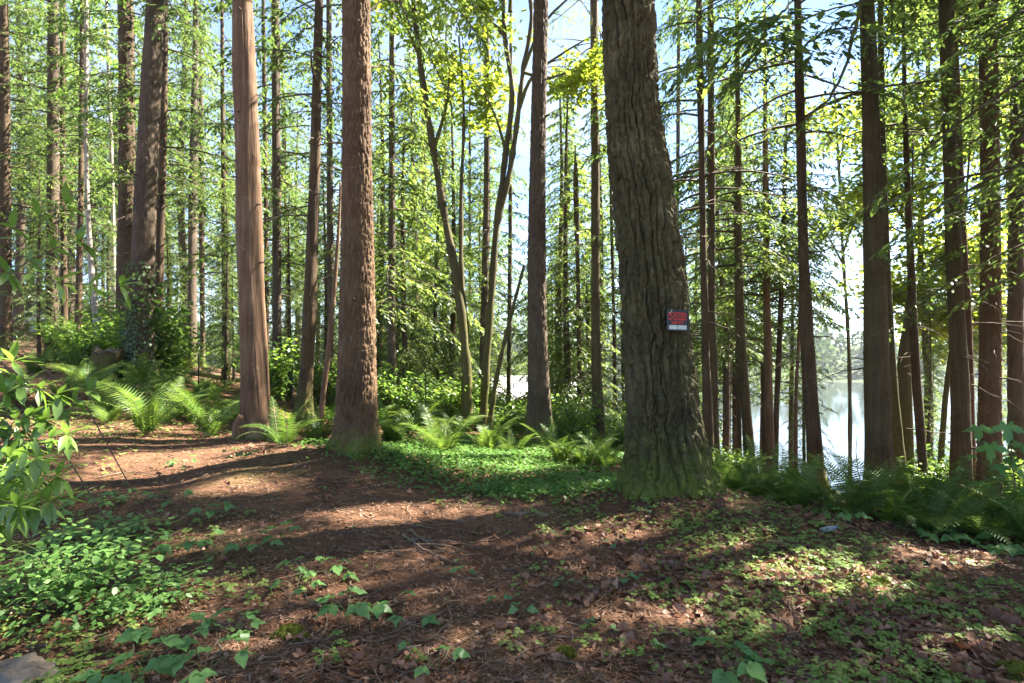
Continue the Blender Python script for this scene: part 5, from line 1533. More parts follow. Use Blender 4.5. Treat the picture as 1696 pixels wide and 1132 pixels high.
# ------------------------------------------------------------------ forest floor litter and ground cover (nobody could count them)
def scatter(rng, n, d0, d1, pw=1.0, margin=150):
    u = rng.uniform(0, 1, n)
    d = d0 * (d1 / d0) ** u if pw == 1.0 else (d0 ** (1 - pw) + u * (d1 ** (1 - pw) - d0 ** (1 - pw))) ** (1 / (1 - pw))
    x = (rng.uniform(-margin, 1696 + margin, n) - CX) / FPX * d
    return x, d

def carpet_w(x, y):
    """share of the floor under the green carpet"""
    e = np.exp(-(((x + 0.75) / 1.75) ** 2 + ((y - 8.2) / 1.35) ** 2) ** 2)
    e = np.maximum(e, 0.85 * np.exp(-(((x - 0.6) / 1.15) ** 2 + ((y - 6.7) / 0.8) ** 2) ** 2))
    e = np.maximum(e, np.exp(-(((x - 0.6) / 2.2) ** 2 + ((y - 10.5) / 1.6) ** 2) ** 2))
    return e

def oxalis_w(x, y):
    n = fbm(x * 1.1, y * 1.1, 2.2, 3, 61)
    fine = fbm(x * 4.5, y * 4.5, 1.2, 2, 62)
    right = np.clip((x - 0.1 + 0.35 * (y - 3)) / 1.2, 0, 1) * np.clip((6.6 - y) / 0.6, 0, 1)
    core = np.exp(-(((x - 2.0) / 1.6) ** 2 + ((y - 4.9) / 0.9) ** 2))
    w = right * (0.13 + 0.65 * n + 0.6 * fine) + core * (0.40 + 0.45 * fine + 0.3 * n)
    w = np.maximum(w, 0.24 * (n + 0.6 * fine > 0.22) * (y < 5.4))
    left = np.exp(-(((x + 7.0) / 2.2) ** 2 + ((y - 9.0) / 1.3) ** 2))
    edge = np.clip((-x / y - 0.62) / 0.15, 0, 1) * (0.35 + 0.5 * fine) * (y < 8)
    return np.maximum(np.maximum(w, left * 0.95), edge)

def litter():
    rng = np.random.RandomState(90)
    mb = MB()
    x, y = scatter(rng, 100000, 2.1, 13.0, 1.0)
    keep = rng.uniform(0, 1, len(x)) > 0.6 * carpet_w(x, y)
    x, y = x[keep], y[keep]
    n = len(x)
    z = height(x, y)
    a = rng.uniform(0, 6.28, n)
    needle = rng.uniform(0, 1, n) < 0.70
    d = unit(np.stack([np.cos(a), np.sin(a), rng.normal(0, 0.16, n) + np.where(needle, 0, rng.normal(0, 0.25, n))], -1))
    nn = unit(np.stack([rng.normal(0, 0.3, n), rng.normal(0, 0.3, n), np.ones(n)], -1))
    s = unit(np.cross(d, nn))
    far = np.where(needle, 1 + 0.10 * y, 1 + 0.04 * y)
    ln = np.where(needle, rng.gamma(3, 0.016, n) + 0.012, rng.gamma(4, 0.0042, n) + 0.006) * far
    wd = np.where(needle, rng.uniform(0.0016, 0.0045, n), ln * rng.uniform(0.4, 0.9, n)) * far
    p = np.stack([x, y, z + rng.uniform(0.002, 0.016, n)], -1) - d * ln[:, None] * 0.5
    fold = np.where(needle[:, None], 0, nn * rng.uniform(-0.4, 0.4, n)[:, None])
    V, F = kites(p, d, s, ln, wd, 0.45, fold)
    mb.add(V, F)
    o = obj("leaf_litter", mb, M_LITTER, smooth=False)
    tag(o, "reddish brown needles, twigs and leaf scraps covering the forest floor", "leaf litter", kind="stuff")
litter()

def dead_leaf_heaps():
    rng = np.random.RandomState(97)
    x, y = scatter(rng, 16000, 2.1, 7.0, 1.2)
    w = np.clip((x - 0.3 + 0.3 * (y - 3)) / 1.2, 0.12, 1) * np.clip(0.28 + 0.9 * fbm(x * 1.3 + 5, y * 1.3, 4, 3, 66), 0, 1) * (y < 6.2)
    k = rng.uniform(0, 1, len(x)) < w
    x, y = x[k], y[k]
    n = len(x)
    a = rng.uniform(0, 6.28, n)
    d = unit(np.stack([np.cos(a), np.sin(a), rng.normal(0.1, 0.4, n)], -1))
    nn = unit(np.stack([rng.normal(0, 0.45, n), rng.normal(0, 0.45, n), np.ones(n)], -1))
    s = unit(np.cross(d, nn))
    nn = np.cross(s, d)
    ln = rng.gamma(5, 0.009, n) + 0.02
    wd = ln * rng.uniform(0.5, 0.95, n)
    p = np.stack([x, y, height(x, y) + rng.uniform(0.004, 0.03, n)], -1) - d * ln[:, None] * 0.5
    c1, c2 = rng.uniform(-0.25, 0.45, n)[:, None], rng.uniform(-0.3, 0.5, n)[:, None]
    L_, W_ = ln[:, None], wd[:, None]
    V = np.stack([p, p + d * L_ * 0.3 + s * W_ * 0.5 + nn * W_ * c1, p + d * L_ * 0.55 + s * W_ * 0.32 + nn * W_ * c1 * 0.5, p + d * L_ * 0.72 + s * W_ * 0.42 + nn * W_ * c2, p + d * L_,
                  p + d * L_ * 0.68 - s * W_ * 0.45 + nn * W_ * c2, p + d * L_ * 0.5 - s * W_ * 0.3, p + d * L_ * 0.28 - s * W_ * 0.5 + nn * W_ * c1, p + d * L_ * 0.5 - nn * W_ * 0.12], 1).reshape(-1, 3)
    b = np.arange(n)[:, None] * 9
    F = np.concatenate([b + np.array([[i, (i + 1) % 8, 8]]) for i in range(8)])
    mb = MB()
    mb.add(V, F)
    o = obj("dead_leaf_heaps", mb, M_DEADLEAF, smooth=False)
    tag(o, "curled rusty dead leaves heaped over the slope in the right foreground", "dead leaves", kind="stuff")
dead_leaf_heaps()

def twig_litter():
    rng = np.random.RandomState(95)
    mb = MB()
    x, y = scatter(rng, 1700, 2.1, 10.0, 1.0, 60)
    for k in range(len(x)):
        l = rng.gamma(3, 0.055) + 0.05
        a = rng.uniform(0, 6.28)
        t = np.linspace(-0.5, 0.5, 5)
        px = x[k] + np.cos(a) * l * t + rng.normal(0, 0.03 * l, 5)
        py = y[k] + np.sin(a) * l * t + rng.normal(0, 0.03 * l, 5)
        r0 = rng.uniform(0.0018, 0.0058) * (1 + 0.08 * y[k])
        pz = height(px, py) + 0.012 + rng.uniform(0, 0.02) * np.abs(t) * 2
        V, F = tube(np.stack([px, py, pz], -1), np.linspace(r0, r0 * 0.5, 5), 4)
        mb.add(V, F)
    o = obj("twig_litter", mb, M_DEADWOOD)
    tag(o, "thin dead twigs strewn all over the forest floor", "twigs", kind="stuff")
twig_litter()

def cover():
    rng = np.random.RandomState(91)
    # pale three-leaved plants
    x, y = scatter(rng, 60000, 2.1, 10.5, 1.25)
    k = rng.uniform(0, 1, len(x)) < np.clip(oxalis_w(x, y), 0, 1)
    x, y = x[k], y[k]
    n = len(x)
    z = height(x, y) + rng.uniform(0.015, 0.055, n)
    a = rng.uniform(0, 6.28, n)
    sz = rng.gamma(6, 0.0022, n) + 0.005
    sz = sz * (1 + 0.05 * y)
    mb = MB()
    tilt = rng.normal(0, 0.22, (n, 2))
    for q in range(3):
        aa = a + q * 2.094
        d = unit(np.stack([np.cos(aa), np.sin(aa), tilt[:, 0] * np.cos(aa) + tilt[:, 1] * np.sin(aa) - 0.08], -1))
        nn = unit(np.stack([-tilt[:, 0], -tilt[:, 1], np.ones(n)], -1) + rng.normal(0, 0.15, (n, 3)))
        s = unit(np.cross(d, nn))
        V, F = kites(np.stack([x, y, z], -1), d, s, sz * rng.uniform(0.85, 1.15, n), sz * 1.05, 0.6)
        mb.add(V, F)
    o = obj("pale_ground_cover", mb, L_OXA, smooth=False)
    tag(o, "pale yellow green three leaved ground cover spreading round the massive fir", "ground cover", kind="stuff")
    # greener carpet in the middle distance
    x, y = scatter(rng, 52000, 5.6, 13.5, 0.6, 0)
    x = rng.uniform(-3.2, 3.4, len(x))
    k = rng.uniform(0, 1, len(x)) < carpet_w(x, y)
    x, y = x[k], y[k]
    n = len(x)
    bump = 0.10 * (0.5 + 0.5 * fbm(x * 1.7, y * 1.7, 0, 3, 71))
    mb = MB()
    for q in range(2):
        z = height(x, y) + rng.uniform(0.2, 1.0, n) * (0.05 + bump)
        a = rng.uniform(0, 6.28, n)
        d = unit(np.stack([np.cos(a), np.sin(a), rng.normal(-0.2, 0.3, n)], -1))
        nn = unit(np.stack([rng.normal(0, 0.35, n), rng.normal(0, 0.35, n), np.ones(n)], -1))
        s = unit(np.cross(d, nn))
        ln = rng.uniform(0.03, 0.065, n)
        V, F = kites(np.stack([x + rng.normal(0, 0.03, n), y + rng.normal(0, 0.03, n), z], -1), d, s, ln, ln * 0.75, 0.5)
        mb.add(V, F)
    o = obj("green_ground_cover", mb, L_CARP, smooth=False)
    tag(o, "bright green leafy carpet between the reddish fir and the massive fir", "ground cover", kind="stuff")
cover()

# ------------------------------------------------------------------ sticks, log, moss, stump, stone
STICKS = [("dark forked stick lying across the duff in the middle", [(668, 890), (700, 915), (755, 940)], 0.013), ("bent stick crossing the forked one at its right", [(680, 882), (712, 905), (760, 925), (800, 922)], 0.010),
          ("thin bowed twig arching left of the forked stick", [(640, 905), (665, 925), (715, 938)], 0.006), ("thin curved branch beside the lone centre bramble", [(512, 1000), (535, 1015), (538, 1050), (512, 1085)], 0.006),
          ("long thin twig in front of the bluish leaf trio", [(985, 1008), (1010, 985), (1060, 975)], 0.005), ("bent dark stick standing up from the carpet left of the massive fir", [(940, 832), (960, 812), (975, 818), (1002, 832)], 0.007),
          ("short straight twig low on the right slope", [(1402, 1050), (1445, 1022)], 0.005), ("grey stick beside the brown leaves at right", [(1410, 1102), (1435, 1085)], 0.006),
          ("thick short broken stick on the right slope below the ferns", [(1535, 940), (1545, 915)], 0.022), ("dead branch lying under the ferns at right", [(1340, 868), (1420, 870), (1480, 895), (1520, 905)], 0.012),
          ("forked twig near the bottom edge left of centre", [(758, 1075), (770, 1100), (756, 1120)], 0.004), ("long thin twig across the lower left duff", [(50, 1128), (200, 1095), (320, 1080)], 0.006),
          ("long straight stem over the bramble patch", [(275, 1010), (340, 930), (380, 880)], 0.004), ("twig lying across the sunny duff at left", [(160, 795), (215, 785), (262, 790)], 0.009),
          ("pale twig at the edge of the sunny duff", [(295, 780), (320, 786)], 0.006), ("dark bare stem rising from the ferns before the olive cedar", None, 0.006),
          ("long twig in the duff at the lower right", [(1040, 1098), (1085, 1090), (1105, 1095)], 0.005), ("thin twig beside the small seedlings in the middle", [(880, 1045), (990, 1048)], 0.004)]
for k, (lab, pp, r0) in enumerate(STICKS):
    rng = np.random.RandomState(700 + k)
    if pp is None:
        P = np.array([at(1440, 860, 5.8), at(1425, 800, 6.0), at(1418, 750, 6.1), at(1420, 722, 6.1)])
        P[0, 2] = H(P[0, 0], P[0, 1]) - 0.02
    else:
        P = np.array([on_ground(*q) + np.array([0, 0, r0 * 0.8 + 0.012]) for q in pp])
        if "standing up" in lab:
            P[1, 2] += 0.12
            P[2, 2] += 0.06
    P = catmull(P, 16)
    P += rng.normal(0, r0 * 0.35, P.shape)
    b = P[0].copy()
    mb = MB()
    V, F = tube(P - b, r0 * np.linspace(1, 0.5, 16) * (1 + rng.normal(0, 0.1, 16)), 7)
    mb.add(V, F)
    if "forked" in lab:
        m = (P - b)[6]
        e = (P - b)[12] + np.array([0.14, 0.10, 0.02])
        V, F = tube(catmull(np.array([m, (m + e) / 2 + [0.02, 0, 0.02], e]), 8), r0 * np.linspace(0.6, 0.3, 8), 6)
        mb.add(V, F)
    tag(obj("fallen_stick", mb, M_DEADWOOD, None, b), lab, "stick")

def lump(name, label, cat, c, rx, ry, rz, m, seed, rough=0.25, mossm=None, freq=5.0, n=26):
    rng = np.random.RandomState(seed)
    th = np.linspace(0, 2 * np.pi, 2 * n, endpoint=False)
    ph = np.linspace(0, np.pi * 0.62, n)
    T, Pp = np.meshgrid(th, ph)
    dx, dy, dz_ = np.sin(Pp) * np.cos(T), np.sin(Pp) * np.sin(T), np.cos(Pp)
    w = 1 + rough * fbm(dx * freq * 0.4 + seed, dy * freq * 0.4, dz_ * freq * 0.4, 4, seed)
    V = np.stack([dx * rx * w, dy * ry * w, dz_ * rz * w], -1).reshape(-1, 3)
    nn = 2 * n
    i = np.arange(n - 1)[:, None] * nn
    j = np.arange(nn)[None]
    F = np.stack([i + j, i + nn + j, i + nn + (j + 1) % nn, i + (j + 1) % nn], -1).reshape(-1, 4)
    mb = MB()
    mb.add(V, F)
    t = thing(name, label, cat, c)
    obj("body", mb, m, t)
    if mossm is not None:
        q = 900
        a, p = rng.uniform(0, 6.28, q), np.arccos(rng.uniform(0.05, 1, q))
        d = np.stack([np.sin(p) * np.cos(a), np.sin(p) * np.sin(a), np.cos(p)], -1)
        w = 1 + rough * fbm(d[:, 0] * freq * 0.4 + seed, d[:, 1] * freq * 0.4, d[:, 2] * freq * 0.4, 4, seed)
        pos = d * np.array([rx, ry, rz]) * w[:, None]
        dd = unit(d + rng.normal(0, 0.5, (q, 3)))
        s = unit(np.cross(dd, rng.normal(0, 1, (q, 3))))
        ln = rng.uniform(0.010, 0.022, q)
        V, F = kites(pos, dd, s, ln, ln * 0.35)
        lv = MB()
        lv.add(V, F)
        mo = obj("moss_tips", lv, mossm, t, smooth=False)
        mo["kind"] = "stuff"
    return t
M_MOSSB = plain_mat("moss_body", (0.085, 0.095, 0.018), 0.95, 0.4, 30, 0, 0.1)
M_ROCK = bark_mat("weathered_stone", [(0.06, 0.05, 0.04), (0.16, 0.125, 0.095), (0.30, 0.25, 0.19)], 1, 9, 0.8)
for k, (lab, px, py, rx, ry, rz) in enumerate([("mossy hummock with a rotten stick at the lower left of centre", 478, 1055, 0.085, 0.07, 0.05), ("small dark green moss tuft at the lower middle", 935, 1085, 0.05, 0.045, 0.03),
                                               ("moss cushion cut by the lower right corner", 1690, 1120, 0.09, 0.07, 0.05), ("flat moss patch on the right slope among brown leaves", 1450, 965, 0.09, 0.07, 0.03),
                                               ("small moss tuft on the right slope near the pale ground cover", 1512, 1008, 0.05, 0.05, 0.025)]):
    c = on_ground(px, py)
    lump("moss_clump", lab, "moss", c - np.array([0, 0, 0.008]), rx, ry, rz, M_MOSSB, 800 + k, 0.5, L_MOSS)
c = on_ground(35, 1128)
lump("stone", "pale brown weathered stone in the bottom left corner", "stone", c - np.array([0.03, 0.0, 0.03]), 0.22, 0.15, 0.10, M_ROCK, 850, 0.45, None, 6.0)

# half buried log in front of the carpet
def log(lab, a, b, r, seed):
    P = catmull(np.array([a, (a + b) / 2, b]), 18)
    rng = np.random.RandomState(seed)
    o0 = P[0].copy()
    V, F = tube(P - o0, r * (1 + rng.normal(0, 0.07, 18)), 14)
    V = V + rng.normal(0, r * 0.05, V.shape)
    mb = MB()
    mb.add(V, F)
    n0 = len(V)
    mb.add(np.vstack([V[:14], V[:14].mean(0, keepdims=True)]), [[q, (q + 1) % 14, 14] for q in range(14)])
    mb.add(np.vstack([V[-14:], V[-14:].mean(0, keepdims=True)]), [[q, (q + 1) % 14, 14] for q in range(14)])
    tag(obj("log", mb, M_DEADWOOD, None, o0), lab, "log")
log("short grey half buried log at the front edge of the green carpet", on_ground(838, 852), on_ground(908, 856), 0.028, 3)
log("far fallen log lying in the bright clearing behind the sunlit ferns", np.array([-11.2, 19.5, H(-11.2, 19.5) + 0.08]), np.array([-8.6, 19.2, H(-8.6, 19.2) + 0.08]), 0.11, 4)

# rotten stump at left
def stump():
    d = 12.0
    x = (165 - CX) / FPX * d
    b = np.array([x, d, H(x, d)])
    n, m = 40, 26
    th = np.linspace(0, 2 * np.pi, n, endpoint=False)[None]
    zz = np.linspace(-0.2, 0.62, m)[:, None]
    r = 0.24 + 0.12 * np.exp(-(zz + 0.2) * 3) + 0.05 * fbm(np.cos(th) * 3, np.sin(th) * 3, zz * 1.2, 3, 5)
    top = 0.25 * vnoise(np.cos(th) * 2.2, np.sin(th) * 2.2, 0, 8)
    lean = 0.32 * np.clip(zz, 0, 1)
    V = np.stack([np.cos(th) * r + lean, np.sin(th) * r + 0 * zz, zz + top * np.clip(zz, 0, 1) + 0 * th], -1).reshape(-1, 3)
    i = np.arange(m - 1)[:, None] * n
    j = np.arange(n)[None]
    F = np.stack([i + j, i + (j + 1) % n, i + n + (j + 1) % n, i + n + j], -1).reshape(-1, 4)
    mb = MB()
    mb.add(V, F)
    t = thing("tree_stump", "leaning rotten reddish stump in the shade left of the thick leaning trunk", "stump", b)
    obj("body", mb, M_BROWN, t)
    cap = MB()
    rim = V[-n:]
    cap.add(np.vstack([rim * [0.98, 0.98, 1], rim.mean(0, keepdims=True) - [0, 0, 0.12]]), [[q, (q + 1) % n, n] for q in range(n)])
    obj("rotten_top", cap, M_DEADWOOD, t)
stump()

# burl at the foot of the sunlit cedar
def burl():
    b = np.array(cedar_a.location)
    p = at(397, 705, 8.40) - b
    rng = np.random.RandomState(4)
    n = 18
    th = np.linspace(0, 2 * np.pi, 2 * n, endpoint=False)
    ph = np.linspace(0.02, np.pi - 0.02, n)
    T, Pp = np.meshgrid(th, ph)
    dx, dy, dz_ = np.sin(Pp) * np.cos(T), np.sin(Pp) * np.sin(T), np.cos(Pp)
    w = 1 + 0.25 * fbm(dx * 2, dy * 2, dz_ * 2, 3, 4)
    V = np.stack([p[0] + dx * 0.105 * w, p[1] + dy * 0.105 * w, p[2] - 0.12 + dz_ * 0.28 * w], -1).reshape(-1, 3)
    nn = 2 * n
    i = np.arange(n - 1)[:, None] * nn
    j = np.arange(nn)[None]
    F = np.stack([i + j, i + nn + j, i + nn + (j + 1) % nn, i + (j + 1) % nn], -1).reshape(-1, 4)
    mb = MB()
    mb.add(V, F)
    obj("burl", mb, M_CEDAR, cedar_a)
burl()

# ivy on the thick leaning trunk
def ivy():
    t, b, rows = tb("thick grey trunk leaning")
    rng = np.random.RandomState(15)
    n = 900
    z = rng.uniform(0, 1, n) ** 1.6 * 2.6
    q = interp_path(rows, z + b[2])
    th = rng.uniform(math.pi * 0.85, math.pi * 2.0, n)
    rr = q[:, 3] * 1.05 + rng.uniform(0.0, 0.10, n)
    p = np.stack([q[:, 0] - b[0] + np.cos(th) * rr, q[:, 1] - b[1] + np.sin(th) * rr, z], -1)
    o = np.stack([np.cos(th), np.sin(th), 0 * z], -1)
    d = unit(np.stack([rng.normal(0, 0.6, n), rng.normal(0, 0.3, n), -np.ones(n)], -1) + o * 0.5)
    s = unit(np.cross(d, o + rng.normal(0, 0.3, (n, 3))))
    ln = rng.uniform(0.05, 0.10, n)
    V, F = kites(p, d, s, ln, ln * 0.85)
    mb = MB()
    mb.add(V, F)
    o = obj("ivy", mb, L_HEM, t, smooth=False)
    o["kind"] = "stuff"
ivy()

# short dead branch stubs on the nearer trunks
def stubs(t, rows, base, n, seed, zmax):
    rng = np.random.RandomState(seed)
    for k in range(n):
        z = rng.uniform(1.0, zmax)
        q = interp_path(rows, np.array([z + base[2]]))[0]
        a = rng.uniform(math.pi * 0.95, math.pi * 2.1)
        r0 = rng.uniform(0.008, 0.016)
        l = rng.uniform(0.03, 0.12)
        d = np.array([math.cos(a), math.sin(a), rng.uniform(-0.3, 0.4)])
        p = np.array([q[0] - base[0], q[1] - base[1], z]) + np.array([math.cos(a), math.sin(a), 0]) * (q[3] - 0.02)
        P = np.array([p, p + d * (0.02 + l * 0.5), p + d * (0.02 + l)])
        V, F = tube(P, [r0 * 1.5, r0, r0 * 0.7], 6)
        mb = MB()
        mb.add(V, F)
        mb.add(np.vstack([V[-6:]]), [[0, 1, 2, 3, 4, 5]])
        obj("branch_stub", mb, M_TWIG, t)
for t_, n_, zm in ((red_fir, 5, 5), (cedar_a, 9, 6.5), (fir_c, 8, 7)):
    stubs(t_, {id(red_fir): red_rows, id(cedar_a): ced_rows, id(fir_c): firc_rows}[id(t_)], np.array(t_.location), n_, 60 + n_, zm)
for pre in ("thick olive brown", "front trunk of the overlapping", "reddish scaly trunk behind", "dark slanting trunk", "slanting smooth brown", "thick grey trunk leaning", "left trunk of the close", "right trunk of the close"):
    t_, b_, r_ = tb(pre)
    stubs(t_, r_, b_, 8, len(pre) * 3, 7.5)

# ------------------------------------------------------------------ the posted sign
def sign():
    c = at(1122, 531, 5.55)
    t = thing("posted_sign", "small black and red posted sign with a white panel nailed to the massive fir", "sign", c)
    t.rotation_euler = (R(-3), R(1.5), R(7))
    w, h = 0.205, 0.190
    black = plain_mat("sign_black", (0.012, 0.013, 0.012), 0.35, 0.3, 20)
    red = plain_mat("sign_red", (0.62, 0.035, 0.015), 0.5, 0.1, 30)
    white = plain_mat("sign_white", (0.55, 0.60, 0.53), 0.5, 0.12, 20)
    mb = MB()
    box(mb, -w / 2, w / 2, 0.0, 0.006, -h / 2, h / 2)
    obj("plate", mb, black, t, smooth=False)
    mb = MB()
    f = 0.0065
    for x0, x1, z0, z1 in ((-w / 2 - f, w / 2 + f, h / 2, h / 2 + f), (-w / 2 - f, w / 2 + f, -h / 2 - f, -h / 2), (-w / 2 - f, -w / 2, -h / 2, h / 2), (w / 2, w / 2 + f, -h / 2, h / 2)):
        box(mb, x0, x1, -0.006, 0.009, z0, z1)
    obj("frame", mb, plain_mat("sign_sleeve", (0.025, 0.04, 0.03), 0.2, 0.3, 20), t, smooth=False)
    mb = MB()
    box(mb, -0.086, -0.003, -0.003, 0.0, -0.088, -0.048)
    box(mb, 0.003, 0.092, -0.003, 0.0, -0.088, -0.048)
    obj("white_panel", mb, white, t, smooth=False)
    for txt, sz, z, wd in (("POSTED", 0.062, 0.034, 0.185), ("NO TRESPASSING", 0.030, 0.002, 0.19), ("KEEP OUT", 0.034, -0.034, 0.12)):
        cu = bpy.data.curves.new("lettering", 'FONT')
        cu.body = txt
        cu.align_x = 'CENTER'
        cu.size = sz
        cu.extrude = 0.0006
        cu.offset = 0.0012
        o = bpy.data.objects.new("lettering", cu)
        COL.objects.link(o)
        bpy.context.view_layer.update()
        o.scale = (wd / max(0.01, o.dimensions.x), 1, 1)
        o.parent = t
        o.rotation_euler = (R(90), 0, 0)
        o.location = (0, -0.0018, z)
        cu.materials.append(red)
        bpy.context.view_layer.update()
        me_ = bpy.data.meshes.new_from_object(o.evaluated_get(bpy.context.evaluated_depsgraph_get()))
        me_.name = "lettering"
        o2 = link("lettering", me_, t)
        o2.matrix_basis = o.matrix_basis
        bpy.data.objects.remove(o, do_unlink=True)
    mb = MB()
    V, F = tube(np.array([[-0.085, 0.02, 0.060], [-0.075, -0.012, 0.076], [-0.058, -0.010, 0.100], [-0.052, 0.03, 0.108]]), 0.0035, 6)
    mb.add(V, F)
    obj("tie", mb, white, t)
    mb = MB()
    box(mb, -0.02, 0.02, 0.006, 0.16, -0.03, 0.03)
    obj("nail_block", mb, M_DEADWOOD, t, smooth=False)
sign()

# ------------------------------------------------------------------ discarded bottle
def bottle():
    p = on_ground(1372, 880)
    t = thing("plastic_bottle", "clear plastic bottle with a blue cap lying in the ground cover before the ferns", "bottle", p + np.array([0, 0, 0.018]))
    t.scale = (0.8, 0.8, 0.8)
    t.rotation_euler = (0, R(84), R(14))
    prof = [(0.0, -0.10), (0.024, -0.10), (0.030, -0.092), (0.030, -0.05), (0.028, -0.04), (0.031, -0.03), (0.031, 0.03), (0.027, 0.055), (0.013, 0.085), (0.012, 0.10)]
    def lathe(pr, n=20):
        th = np.linspace(0, 2 * np.pi, n, endpoint=False)
        V = np.array([[r * math.cos(a), r * math.sin(a), z] for r, z in pr for a in th])
        i = np.arange(len(pr) - 1)[:, None] * n
        j = np.arange(n)[None]
        return V, np.stack([i + j, i + (j + 1) % n, i + n + (j + 1) % n, i + n + j], -1).reshape(-1, 4)
    mb = MB()
    mb.add(*lathe(prof))
    obj("body", mb, plain_mat("cloudy_plastic", (0.55, 0.60, 0.58), 0.3, 0.25, 14, 0, 0.5, 0.6), t)
    mb = MB()
    mb.add(*lathe([(0.0, 0.095), (0.0155, 0.095), (0.0165, 0.098), (0.0165, 0.116), (0.015, 0.118), (0.0, 0.118)]))
    obj("cap", mb, plain_mat("blue_cap", (0.03, 0.13, 0.45), 0.35, 0.1, 8), t)
bottle()

# ------------------------------------------------------------------ stakes
for k, (px, d, h, lab) in enumerate([(329, 12.0, 0.95, "thin black metal stake standing among the ferns behind the tall sunlit fern"), (705, 11.8, 1.15, "thin black stake right of the broad fern by the reddish fir"),
                                     (484, 13.0, 1.1, "thin dark stake left of the slanting brown trunk")]):
    x = (px - CX) / FPX * d
    mb = MB()
    box(mb, -0.012, 0.012, -0.003, 0.003, -0.2, h)
    box(mb, -0.003, 0.003, 0.003, 0.022, -0.2, h)
    tag(obj("stake", mb, plain_mat("dark_steel", (0.02, 0.02, 0.02), 0.5, 0.3, 10, 0.5), None, (x, d, H(x, d)), smooth=False), lab, "stake")

# ------------------------------------------------------------------ houses
M_ROOF = plain_mat("pale_metal_roof", (0.62, 0.62, 0.60), 0.45, 0.08, 2)
M_WOOD = bark_mat("brown_siding", [(0.15, 0.075, 0.04), (0.24, 0.125, 0.068), (0.31, 0.18, 0.10)], 0.15, 4, 0.3)
M_WHITE = plain_mat("white_paint", (0.75, 0.75, 0.72), 0.5, 0.05)
M_GLASS = plain_mat("window_glass", (0.03, 0.05, 0.05), 0.05, 0.2, 3, 0, 0.8)
M_SIDING = plain_mat("pale_siding", (0.55, 0.53, 0.49), 0.7, 0.1, 3)
def slab(mb, quad, th, matn=0):
    Q = np.array(quad, float)
    nrm = unit(np.cross(Q[1] - Q[0], Q[3] - Q[0]))
    V = np.vstack([Q, Q - nrm * th])
    mb.add(V, [[0, 1, 2, 3], [7, 6, 5, 4], [0, 4, 5, 1], [1, 5, 6, 2], [2, 6, 7, 3], [3, 7, 4, 0]], matn)
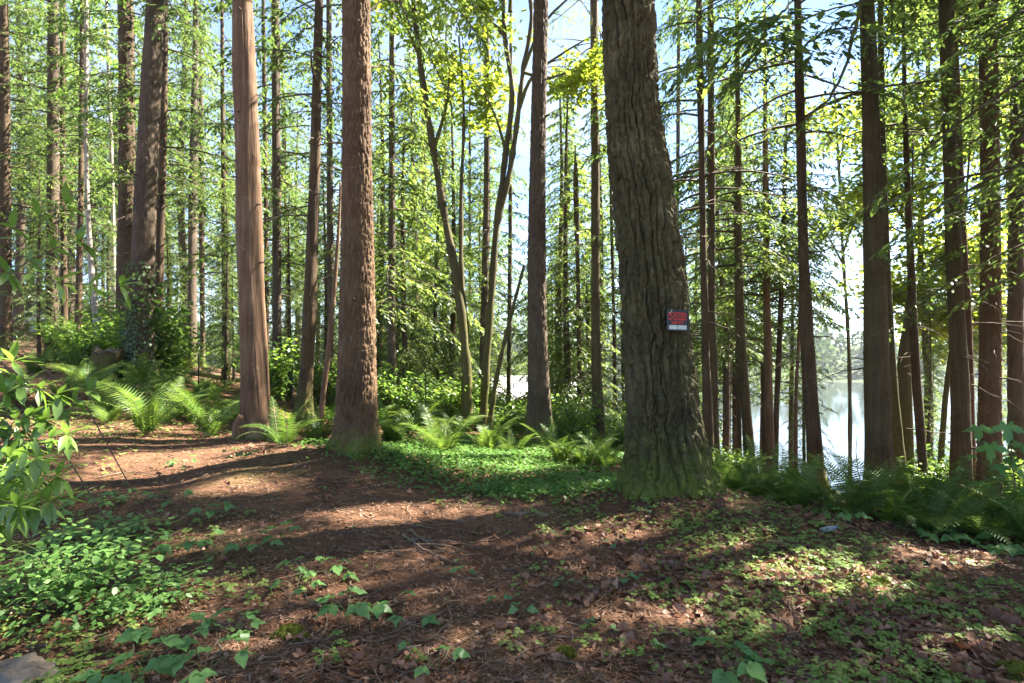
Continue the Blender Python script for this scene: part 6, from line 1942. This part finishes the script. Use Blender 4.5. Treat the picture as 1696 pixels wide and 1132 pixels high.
def house():
    d = 32.0
    x0 = (880 - CX) / FPX * d
    g = H(x0, d)
    t = thing("cabin", "brown gabled cabin with a pale roof seen downhill behind the grey brown fir", "house", (x0, d, g), R(-6))
    zr = CAM_Z - (628 - CY) / FPX * d - g
    ze = zr - 1.25
    mb = MB()
    box(mb, -2.9, 3.4, 0.4, 5.6, -1.0, ze)
    obj("wall", mb, M_SIDING, t, smooth=False)
    mb = MB()
    slab(mb, [[-3.3, 0.0, ze - 0.1], [3.8, 0.0, ze - 0.1], [3.8, 3.0, zr], [-3.3, 3.0, zr]], 0.12)
    slab(mb, [[3.8, 6.0, ze - 0.1], [-3.3, 6.0, ze - 0.1], [-3.3, 3.0, zr], [3.8, 3.0, zr]], 0.12)
    rf = obj("roof", mb, M_ROOF, t, smooth=False)
    for k in range(15):
        mb = MB()
        xx = -3.1 + k * 0.48
        slab(mb, [[xx, -0.02, ze - 0.07], [xx + 0.04, -0.02, ze - 0.07], [xx + 0.04, 2.98, zr + 0.035], [xx, 2.98, zr + 0.035]], 0.03)
        obj("seam", mb, M_ROOF, rf, smooth=False)
    # the gabled front wing
    gz = zr - 0.62
    ge = gz - 0.75
    mb = MB()
    V = np.array([[-1.25, -1.6, -1.0], [1.75, -1.6, -1.0], [1.75, -1.6, ge], [0.25, -1.6, gz], [-1.25, -1.6, ge]])
    V2 = V + [0, 1.99, 0]
    mb.add(np.vstack([V, V2]), [[0, 1, 6, 5], [1, 2, 7, 6], [4, 0, 5, 9]])
    mb.add(V, [[0, 4, 3, 2, 1]])
    obj("gable_wall", mb, M_WOOD, t, smooth=False)
    mb = MB()
    slab(mb, [[-1.6, -1.95, ge - 0.16], [0.25, -1.95, gz + 0.07], [0.25, 0.6, gz + 0.07], [-1.6, 0.6, ge - 0.16]][::-1], 0.1)
    slab(mb, [[2.1, -1.95, ge - 0.16], [0.25, -1.95, gz + 0.07], [0.25, 0.6, gz + 0.07], [2.1, 0.6, ge - 0.16]], 0.1)
    obj("gable_roof", mb, M_ROOF, t, smooth=False)
    zc = CAM_Z - (684 - CY) / FPX * 30.4 - g
    for xw in (-0.75, 0.25, 1.25):
        mb = MB()
        box(mb, xw - 0.34, xw + 0.34, -1.625, -1.602, zc - 0.45, zc + 0.45)
        wn_ = obj("window", mb, M_GLASS, t, smooth=False)
        mb = MB()
        for q in ((xw - 0.40, xw - 0.34, zc - 0.5, zc + 0.5), (xw + 0.34, xw + 0.40, zc - 0.5, zc + 0.5), (xw - 0.34, xw + 0.34, zc + 0.45, zc + 0.5), (xw - 0.34, xw + 0.34, zc - 0.5, zc - 0.45), (xw - 0.025, xw + 0.025, zc - 0.45, zc + 0.45), (xw - 0.34, xw - 0.025, zc - 0.02, zc + 0.02), (xw + 0.025, xw + 0.34, zc - 0.02, zc + 0.02)):
            box(mb, q[0], q[1], -1.66, -1.6015, q[2], q[3])
        obj("window_frame", mb, M_WHITE, wn_, smooth=False)
    # lower shed roof at left catching the sun
    d2 = 29.0
    xs = (730 - CX) / FPX * d2
    g2_ = H(xs, d2)
    t2 = thing("shed", "low shed with a pale sunlit roof left of the forked maple stems", "shed", (xs, d2, g2_), R(4))
    zt = CAM_Z - (662 - CY) / FPX * d2 - g2_
    mb = MB()
    box(mb, -1.9, 1.9, 0.2, 3.0, -0.8, zt - 0.75)
    obj("wall", mb, M_SIDING, t2, smooth=False)
    mb = MB()
    slab(mb, [[-2.2, -0.2, zt - 0.75], [2.2, -0.2, zt - 0.75], [2.2, 3.3, zt], [-2.2, 3.3, zt]], 0.1)
    obj("roof", mb, M_ROOF, t2, smooth=False)
    d3 = 38.0
    x3 = (40 - CX) / FPX * d3
    g3 = H(x3, d3)
    t3 = thing("outbuilding", "low brown outbuilding with a grey roof glimpsed between trunks at far left", "house", (x3, d3, g3), R(8))
    zt = CAM_Z - (516 - CY) / FPX * d3 - g3
    mb = MB()
    box(mb, -1.6, 2.6, 0.0, 4.0, -1.0, zt - 0.5)
    obj("wall", mb, M_WOOD, t3, smooth=False)
    mb = MB()
    slab(mb, [[-2.0, -0.5, zt - 0.55], [3.0, -0.5, zt - 0.55], [3.0, 2.0, zt], [-2.0, 2.0, zt]], 0.14)
    slab(mb, [[3.0, 4.5, zt - 0.55], [-2.0, 4.5, zt - 0.55], [-2.0, 2.0, zt], [3.0, 2.0, zt]], 0.14)
    obj("roof", mb, plain_mat("grey_roof", (0.30, 0.31, 0.33), 0.6, 0.1, 2), t3, smooth=False)
    mb = MB()
    box(mb, 0.35, 0.85, -0.02, 0.0 - 0.004, zt - 1.35, zt - 0.75)
    obj("window", mb, M_WHITE, t3, smooth=False)
house()
for o in COL.objects:
    if o.parent is not None and o.name.split(".")[0] in ("branches", "crown", "foliage") and o.parent.get("category") in ("tree", "bush", None):
        o["kind"] = "stuff"
# ------------------------------------------------------------------ air over the lake and between the trees
HAZE = 0.0004
if HAZE > 0:
    mb = MB()
    box(mb, -460, 460, -70, 560, -14.5, 62)
    hm, hn, hl = mat("haze_air")
    ho = hn.new("ShaderNodeOutputMaterial")
    pv = hn.new("ShaderNodeVolumePrincipled")
    pv.inputs["Color"].default_value = (0.85, 0.92, 1.0, 1)
    pv.inputs["Density"].default_value = HAZE
    pv.inputs["Anisotropy"].default_value = 0.3
    hl.new(pv.outputs[0], ho.inputs["Volume"])
    hz = obj("haze", mb, hm, smooth=False)
    tag(hz, "pale damp air softening the far trees and the far shore", "haze", kind="stuff")
print("TRIANGLES", TRI[0])
